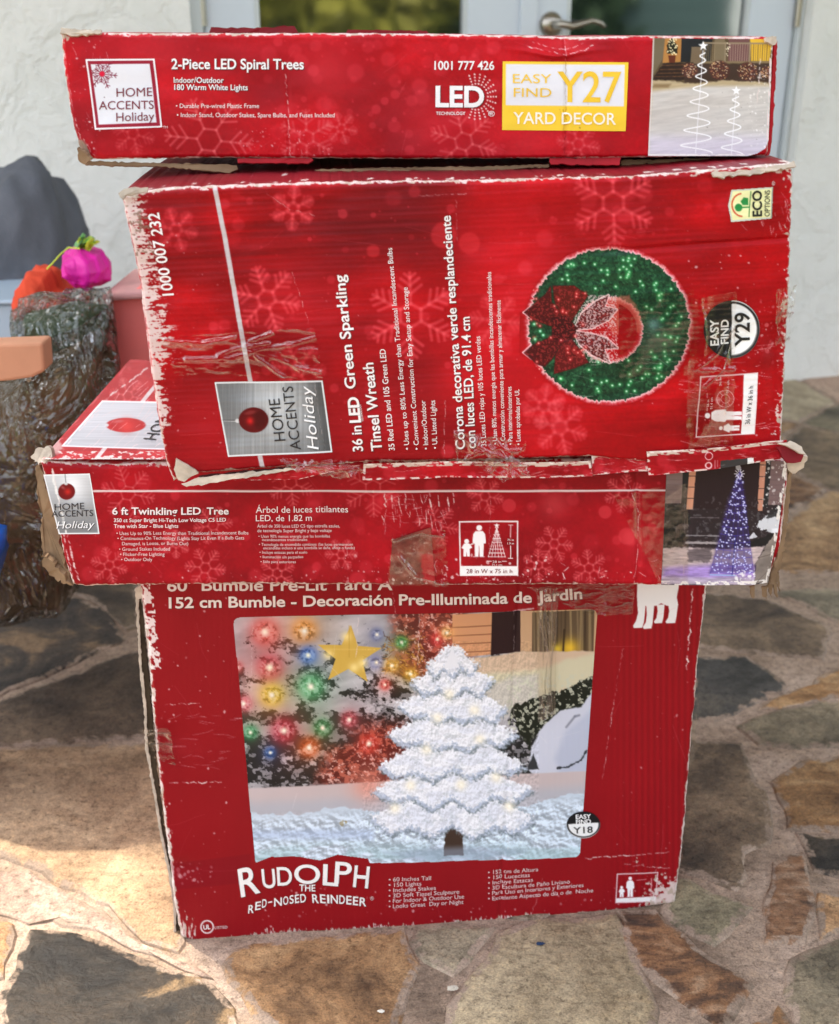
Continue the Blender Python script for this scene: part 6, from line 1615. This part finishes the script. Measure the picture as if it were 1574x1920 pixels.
def lump(name, pts, Y, dep, mat, parent, seed, amp=.012, fr=14, n=44, m=26, smooth=True, yaw=0.0):
    """a soft bulky body: the outline seen from the front, with real depth, creased all over"""
    p = np.array(pts, float); q = atY(p[:, 0], p[:, 1], Y)
    d = np.concatenate([[0], np.cumsum(np.linalg.norm(np.diff(np.concatenate([q, q[:1]]), axis=0), axis=1))]); d /= d[-1]
    cl = np.concatenate([q, q[:1]]); tt = np.linspace(0, 1, n, endpoint=False)
    ring = np.stack([np.interp(tt, d, cl[:, k]) for k in range(3)], 1); c = ring.mean(0)
    V = []
    for j in range(m):
        a = math.pi * j / (m - 1); f = max(math.sin(a), .02) ** .55; y = -math.cos(a) * dep / 2
        r = c + (ring - c) * f; r[:, 1] = Y + y
        V.append(r)
    V = np.concatenate(V); g = V - c; g /= np.linalg.norm(g, axis=1)[:, None] + 1e-9
    f = fbm(V[:, 0] * fr + V[:, 1] * fr * .6 + 40, V[:, 2] * fr * .7 - V[:, 1] * fr + 40, seed, 4)
    V = V + g * (amp * ((1 - np.abs(f - .5) * 4) - .3))[:, None]
    i = np.arange(n); Fc = [(j * n + a, j * n + (a + 1) % n, (j + 1) * n + (a + 1) % n, (j + 1) * n + a) for j in range(m - 1) for a in i]
    Fc += [tuple(range(n - 1, -1, -1)), tuple((m - 1) * n + a for a in i)]
    return mesh_obj(name, V, Fc, mat, parent, smooth)
def prism(name, pts, Y, dep, mat, parent, yaw=(0, 1), rag=.0):
    p = np.array(pts, float); q = atY(p[:, 0], p[:, 1], Y); b = q + np.array([yaw[0], yaw[1], 0]) * dep; k = len(q)
    o = mesh_obj(name, np.concatenate([q, b]), [tuple(range(k)), tuple(range(2 * k - 1, k - 1, -1))] + [(i, k + i, k + (i + 1) % k, (i + 1) % k) for i in range(k)], mat, parent)
    md = o.modifiers.new('bevel', 'BEVEL'); md.width = .004; md.segments = 2; md.limit_method = 'ANGLE'
    return o
def gz(px, py, Y): return tuple(float(v) for v in atY(px, py, Y))
# film-wrapped bundle
bp = gz(90, 1000, 1.56)
bun = empty('wrapped_bundle', (bp[0], bp[1] + .1, 0), 0, 'tall brown bundle in crinkled clear film at the left of the stack', 'bundle')
M_CORE = flat_mat('bundle_brown', rgb(104, 84, 62), .8, .2, .6, 12, bumpd=.01, bscale=30)
lump('contents', [(-60, 735), (40, 715), (120, 650), (190, 620), (200, 700), (192, 830), (150, 1000), (130, 1110), (-80, 1150)], 1.60, .20, M_CORE, bun, 3, .03, 9)
lump('film_wrap', [(-80, 725), (40, 690), (100, 640), (196, 590), (212, 700), (202, 840), (160, 1010), (140, 1120), (-90, 1165)], 1.57, .26, M_FILM, bun, 4, .020, 13, 90, 60)
lump('film_wrap', [(40, 570), (90, 556), (190, 552), (205, 640), (160, 690), (60, 700)], 1.60, .18, M_FILM, bun, 5, .014, 22, 70, 40)
lump('contents', [(60, 585), (150, 575), (192, 580), (186, 700), (60, 700)], 1.62, .12, flat_mat('bundle_green', rgb(64, 84, 58), .6, .3, .4, 20), bun, 6, .012, 14)
# tan cardboard panel wrapped in with the bundle, across its front
M_KR = flat_mat('kraft_board', rgb(196, 142, 112), .8, .2, .08, 14, bumpd=.0006)
prism('cardboard_panel', [(-140, 650), (80, 642), (84, 696), (60, 708), (20, 714), (-140, 728)], 1.425, .04, M_KR, bun)
# pale red carton standing behind the long one
rb = gz(235, 690, 1.68); redc = empty('red_carton', (rb[0], rb[1] + .15, 0), 0, 'plain faded red carton standing upright behind the long low box', 'box')
M_PR = flat_mat('faded_red', rgb(244, 128, 122), .6, .3, .07, 9)
prism('carton_body', [(196, 560), (330, 520), (330, 1000), (196, 1000)], 1.68, .18, M_PR, redc)
prism('carton_lid', [(190, 553), (332, 538), (332, 556), (192, 566)], 1.665, .20, flat_mat('lid_edge', rgb(206, 150, 146), .6, .3), redc)
# magenta hatted figure top: round magenta cap with a lime bow
mg = gz(160, 500, 1.74)
capo = empty('gift_bag', (mg[0], mg[1] + .05, mg[2] - .03), 0, 'bright magenta rounded gift bag with a lime green ribbon bow, above the film bundle', 'bag')
M_MG = flat_mat('magenta_paper', rgb(214, 22, 150), .45, .4, .12, 8); M_LM = flat_mat('lime_ribbon', rgb(196, 216, 60), .35, .5, .3, 20)
lump('bag_body', [(124, 478), (150, 468), (186, 478), (203, 500), (200, 522), (178, 530), (150, 528), (126, 512)], 1.74, .10, M_MG, capo, 7, .012, 24, 80, 50)
rn = random.Random(3)
RV, RF = [], []
for k in range(10):
    x0, y0 = rn.uniform(128, 160), rn.uniform(462, 474); x1 = x0 + rn.uniform(8, 26); y1 = y0 - rn.uniform(8, 30); o = len(RV)
    for (x, y, dy) in ((x0, y0, 0), (x0 + 6, y0 + 3, 0), ((x0 + x1) / 2 + 6, (y0 + y1) / 2 - 2, -.01), ((x0 + x1) / 2 - 1, (y0 + y1) / 2 - 5, -.01), (x1, y1, .004), (x1 + 5, y1 + 4, .004)): RV.append(gz(x, y, 1.74 + dy + rn.uniform(-.01, .03)))
    RF += [(o, o + 1, o + 2, o + 3), (o + 3, o + 2, o + 5, o + 4)]
rb_ = mesh_obj('ribbon_bow', RV, RF, [M_LM, flat_mat('green_ribbon', rgb(110, 170, 96), .4, .5)], capo, False, fmat=[k // 2 % 3 == 0 for k in range(len(RF))])
sd = rb_.modifiers.new('thick', 'SOLIDIFY'); sd.thickness = .0012
tube = [(150, 466), (128, 464), (112, 478), (98, 494), (88, 504)]
def tubemesh(name, pts, Y, r, mat, parent):
    P = np.array([gz(x, y, Y) for x, y in pts]); Vt, Ft = [], []
    for j, c in enumerate(P):
        tg = P[min(j + 1, len(P) - 1)] - P[max(j - 1, 0)]; tg /= np.linalg.norm(tg); u = np.cross(tg, [0, 1, 0]); u /= np.linalg.norm(u); v = np.cross(u, tg)
        Vt += [tuple(c + r * (u * math.cos(q) + v * math.sin(q))) for q in np.linspace(0, 2 * math.pi, 8, endpoint=False)]
    for j in range(len(P) - 1): Ft += [(j * 8 + k, j * 8 + (k + 1) % 8, (j + 1) * 8 + (k + 1) % 8, (j + 1) * 8 + k) for k in range(8)]
    return mesh_obj(name, Vt, Ft, mat, parent, True)
tubemesh('ribbon_tail', tube, 1.71, .0012, M_LM, capo)
rc = gz(70, 540, 1.62)
cush = lump('cloth_pouch', [(38, 560), (44, 528), (66, 508), (96, 514), (110, 540), (150, 548), (150, 580), (40, 590)], 1.76, .14, flat_mat('orange_cloth', rgb(206, 74, 48), .85, .2, .15, 16, bumpd=.003), None, 8, .014, 20, 70, 44)
tag(cush, 'small orange red cloth pouch next to the magenta gift bag', 'pouch')
gb = lump('rubbish_sack', [(-80, 560), (-60, 400), (-20, 330), (50, 306), (96, 330), (124, 384), (144, 440), (150, 540), (150, 900), (-80, 900)], 2.25, .36, flat_mat('dark_sack', rgb(92, 94, 100), .75, .2, .18, 10, bumpd=.02, bscale=9), None, 9, .028, 9, 120, 70)
tag(gb, 'dark grey full rubbish sack standing against the wall behind the bundle', 'sack')
pl = empty('storage_tub', gz(10, 590, 1.92), 0, 'pale blue plastic tub half hidden behind the bundle at the left edge', 'tub')
M_TUB = flat_mat('tub_plastic', rgb(166, 182, 196), .4, .4, .04, 8)
prism('tub_body', [(-160, 572), (44, 572), (40, 1000), (-160, 1000)], 1.92, .2, M_TUB, pl); prism('tub_rim', [(-164, 563), (48, 563), (48, 572), (-164, 572)], 1.912, .216, M_TUB, pl)
bl = lump('folded_tarp', [(-160, 985), (2, 988), (14, 1000), (12, 1030), (0, 1058), (-16, 1120), (-30, 1250), (-30, 1455), (-180, 1455), (-190, 1100)], 1.36, .10, flat_mat('blue_plastic', rgb(24, 92, 190), .3, .5, .2, 20), None, 10, .010, 18)
tag(bl, 'bright blue plastic tarp bundle standing at the left edge beside the film bundle', 'tarp')

# ================================================================== GARDEN BEHIND THE CAMERA (seen in the door glass)
def leafy(name, c, size, nleaf, mat, seed, parent, lf=.11):
    rn = np.random.default_rng(seed)
    p = rn.normal(size=(nleaf, 3)); p /= np.linalg.norm(p, axis=1)[:, None]
    f = fbm(p[:, 0] * 3 + 7, p[:, 1] * 3 + p[:, 2] * 3 + 7, seed, 3)
    p = p * (rn.random(nleaf) ** .3 * (.65 + .7 * f))[:, None] * np.array(size) / 2 + np.array(c)
    a = rn.normal(size=(nleaf, 3)); a /= np.linalg.norm(a, axis=1)[:, None]; b = np.cross(a, rn.normal(size=(nleaf, 3))); b /= np.linalg.norm(b, axis=1)[:, None]
    s = lf * (.6 + .8 * rn.random(nleaf))[:, None]
    V = np.stack([p - a * s, p + b * s * .45, p + a * s, p - b * s * .45], 1).reshape(-1, 3)
    return mesh_obj(name, V, np.arange(nleaf * 4).reshape(-1, 4), mat, parent)
M_LF = flat_mat('bush_leaf', rgb(150, 146, 60), .6, .3, .4, 2); M_LF2 = flat_mat('dark_leaf', rgb(52, 74, 46), .6, .3, .4, 2); M_BK = flat_mat('bark', rgb(92, 76, 60), .9, .1, .3, 12)
def bush(x, y, w_, h_, mat, seed, lab):
    t_ = empty('bush', (x, y, -.03), 0, lab, 'bush', 'bushes across the lawn')
    leafy('crown', (x, y, h_ * .52), (w_, w_, h_), 2600, mat, seed, t_, .16)
    V, Fc = [], []
    for k, (r, z) in enumerate([(.09, -.05), (.07, .5), (.04, h_ * .6)]): V += [(x + r * math.cos(q), y + r * math.sin(q), z) for q in np.linspace(0, 2 * math.pi, 8, endpoint=False)]
    for j in range(2): Fc += [(j * 8 + k, j * 8 + (k + 1) % 8, (j + 1) * 8 + (k + 1) % 8, (j + 1) * 8 + k) for k in range(8)]
    mesh_obj('stem', V, Fc, M_BK, t_)
bush(2.6, -6.6, 2.8, 3.0, M_LF, 1, 'yellow green bush across the lawn reflected in the left door'); bush(4.6, -5.6, 3.0, 3.4, M_LF, 2, 'tall yellow green bush in the middle of the lawn row'); bush(6.6, -5.0, 2.6, 2.6, M_LF2, 3, 'dark green bush beside the garden shed')
shed = empty('shed', (9.2, -3.6, -.03), math.atan2(.734, .715) * 0 + R(46), 'dark teal lap sided garden shed across the lawn reflected in the right door', 'shed')
Vs = []; 
sid = []
for k in range(14): sid.append((-2.4, 2.4, .98 - .012 * 0, 1.012, .02 + k * .18, .02 + k * .18 + .172))
M_SD = flat_mat('teal_siding', rgb(70, 92, 92), .6, .3, .06, 5)
bx('wall', [(-2.4, 2.4, -1.0, .985, 0, 2.54)], M_SD, shed); bx('siding', sid, M_SD, shed); bx('roof', [(-2.6, 2.6, -1.2, 1.2, 2.56, 2.66)], flat_mat('shed_roof', rgb(90, 88, 86), .8, .2), shed); bx('door', [(-.5, .4, 1.014, 1.05, .04, 2.0)], M_TRIM, shed)
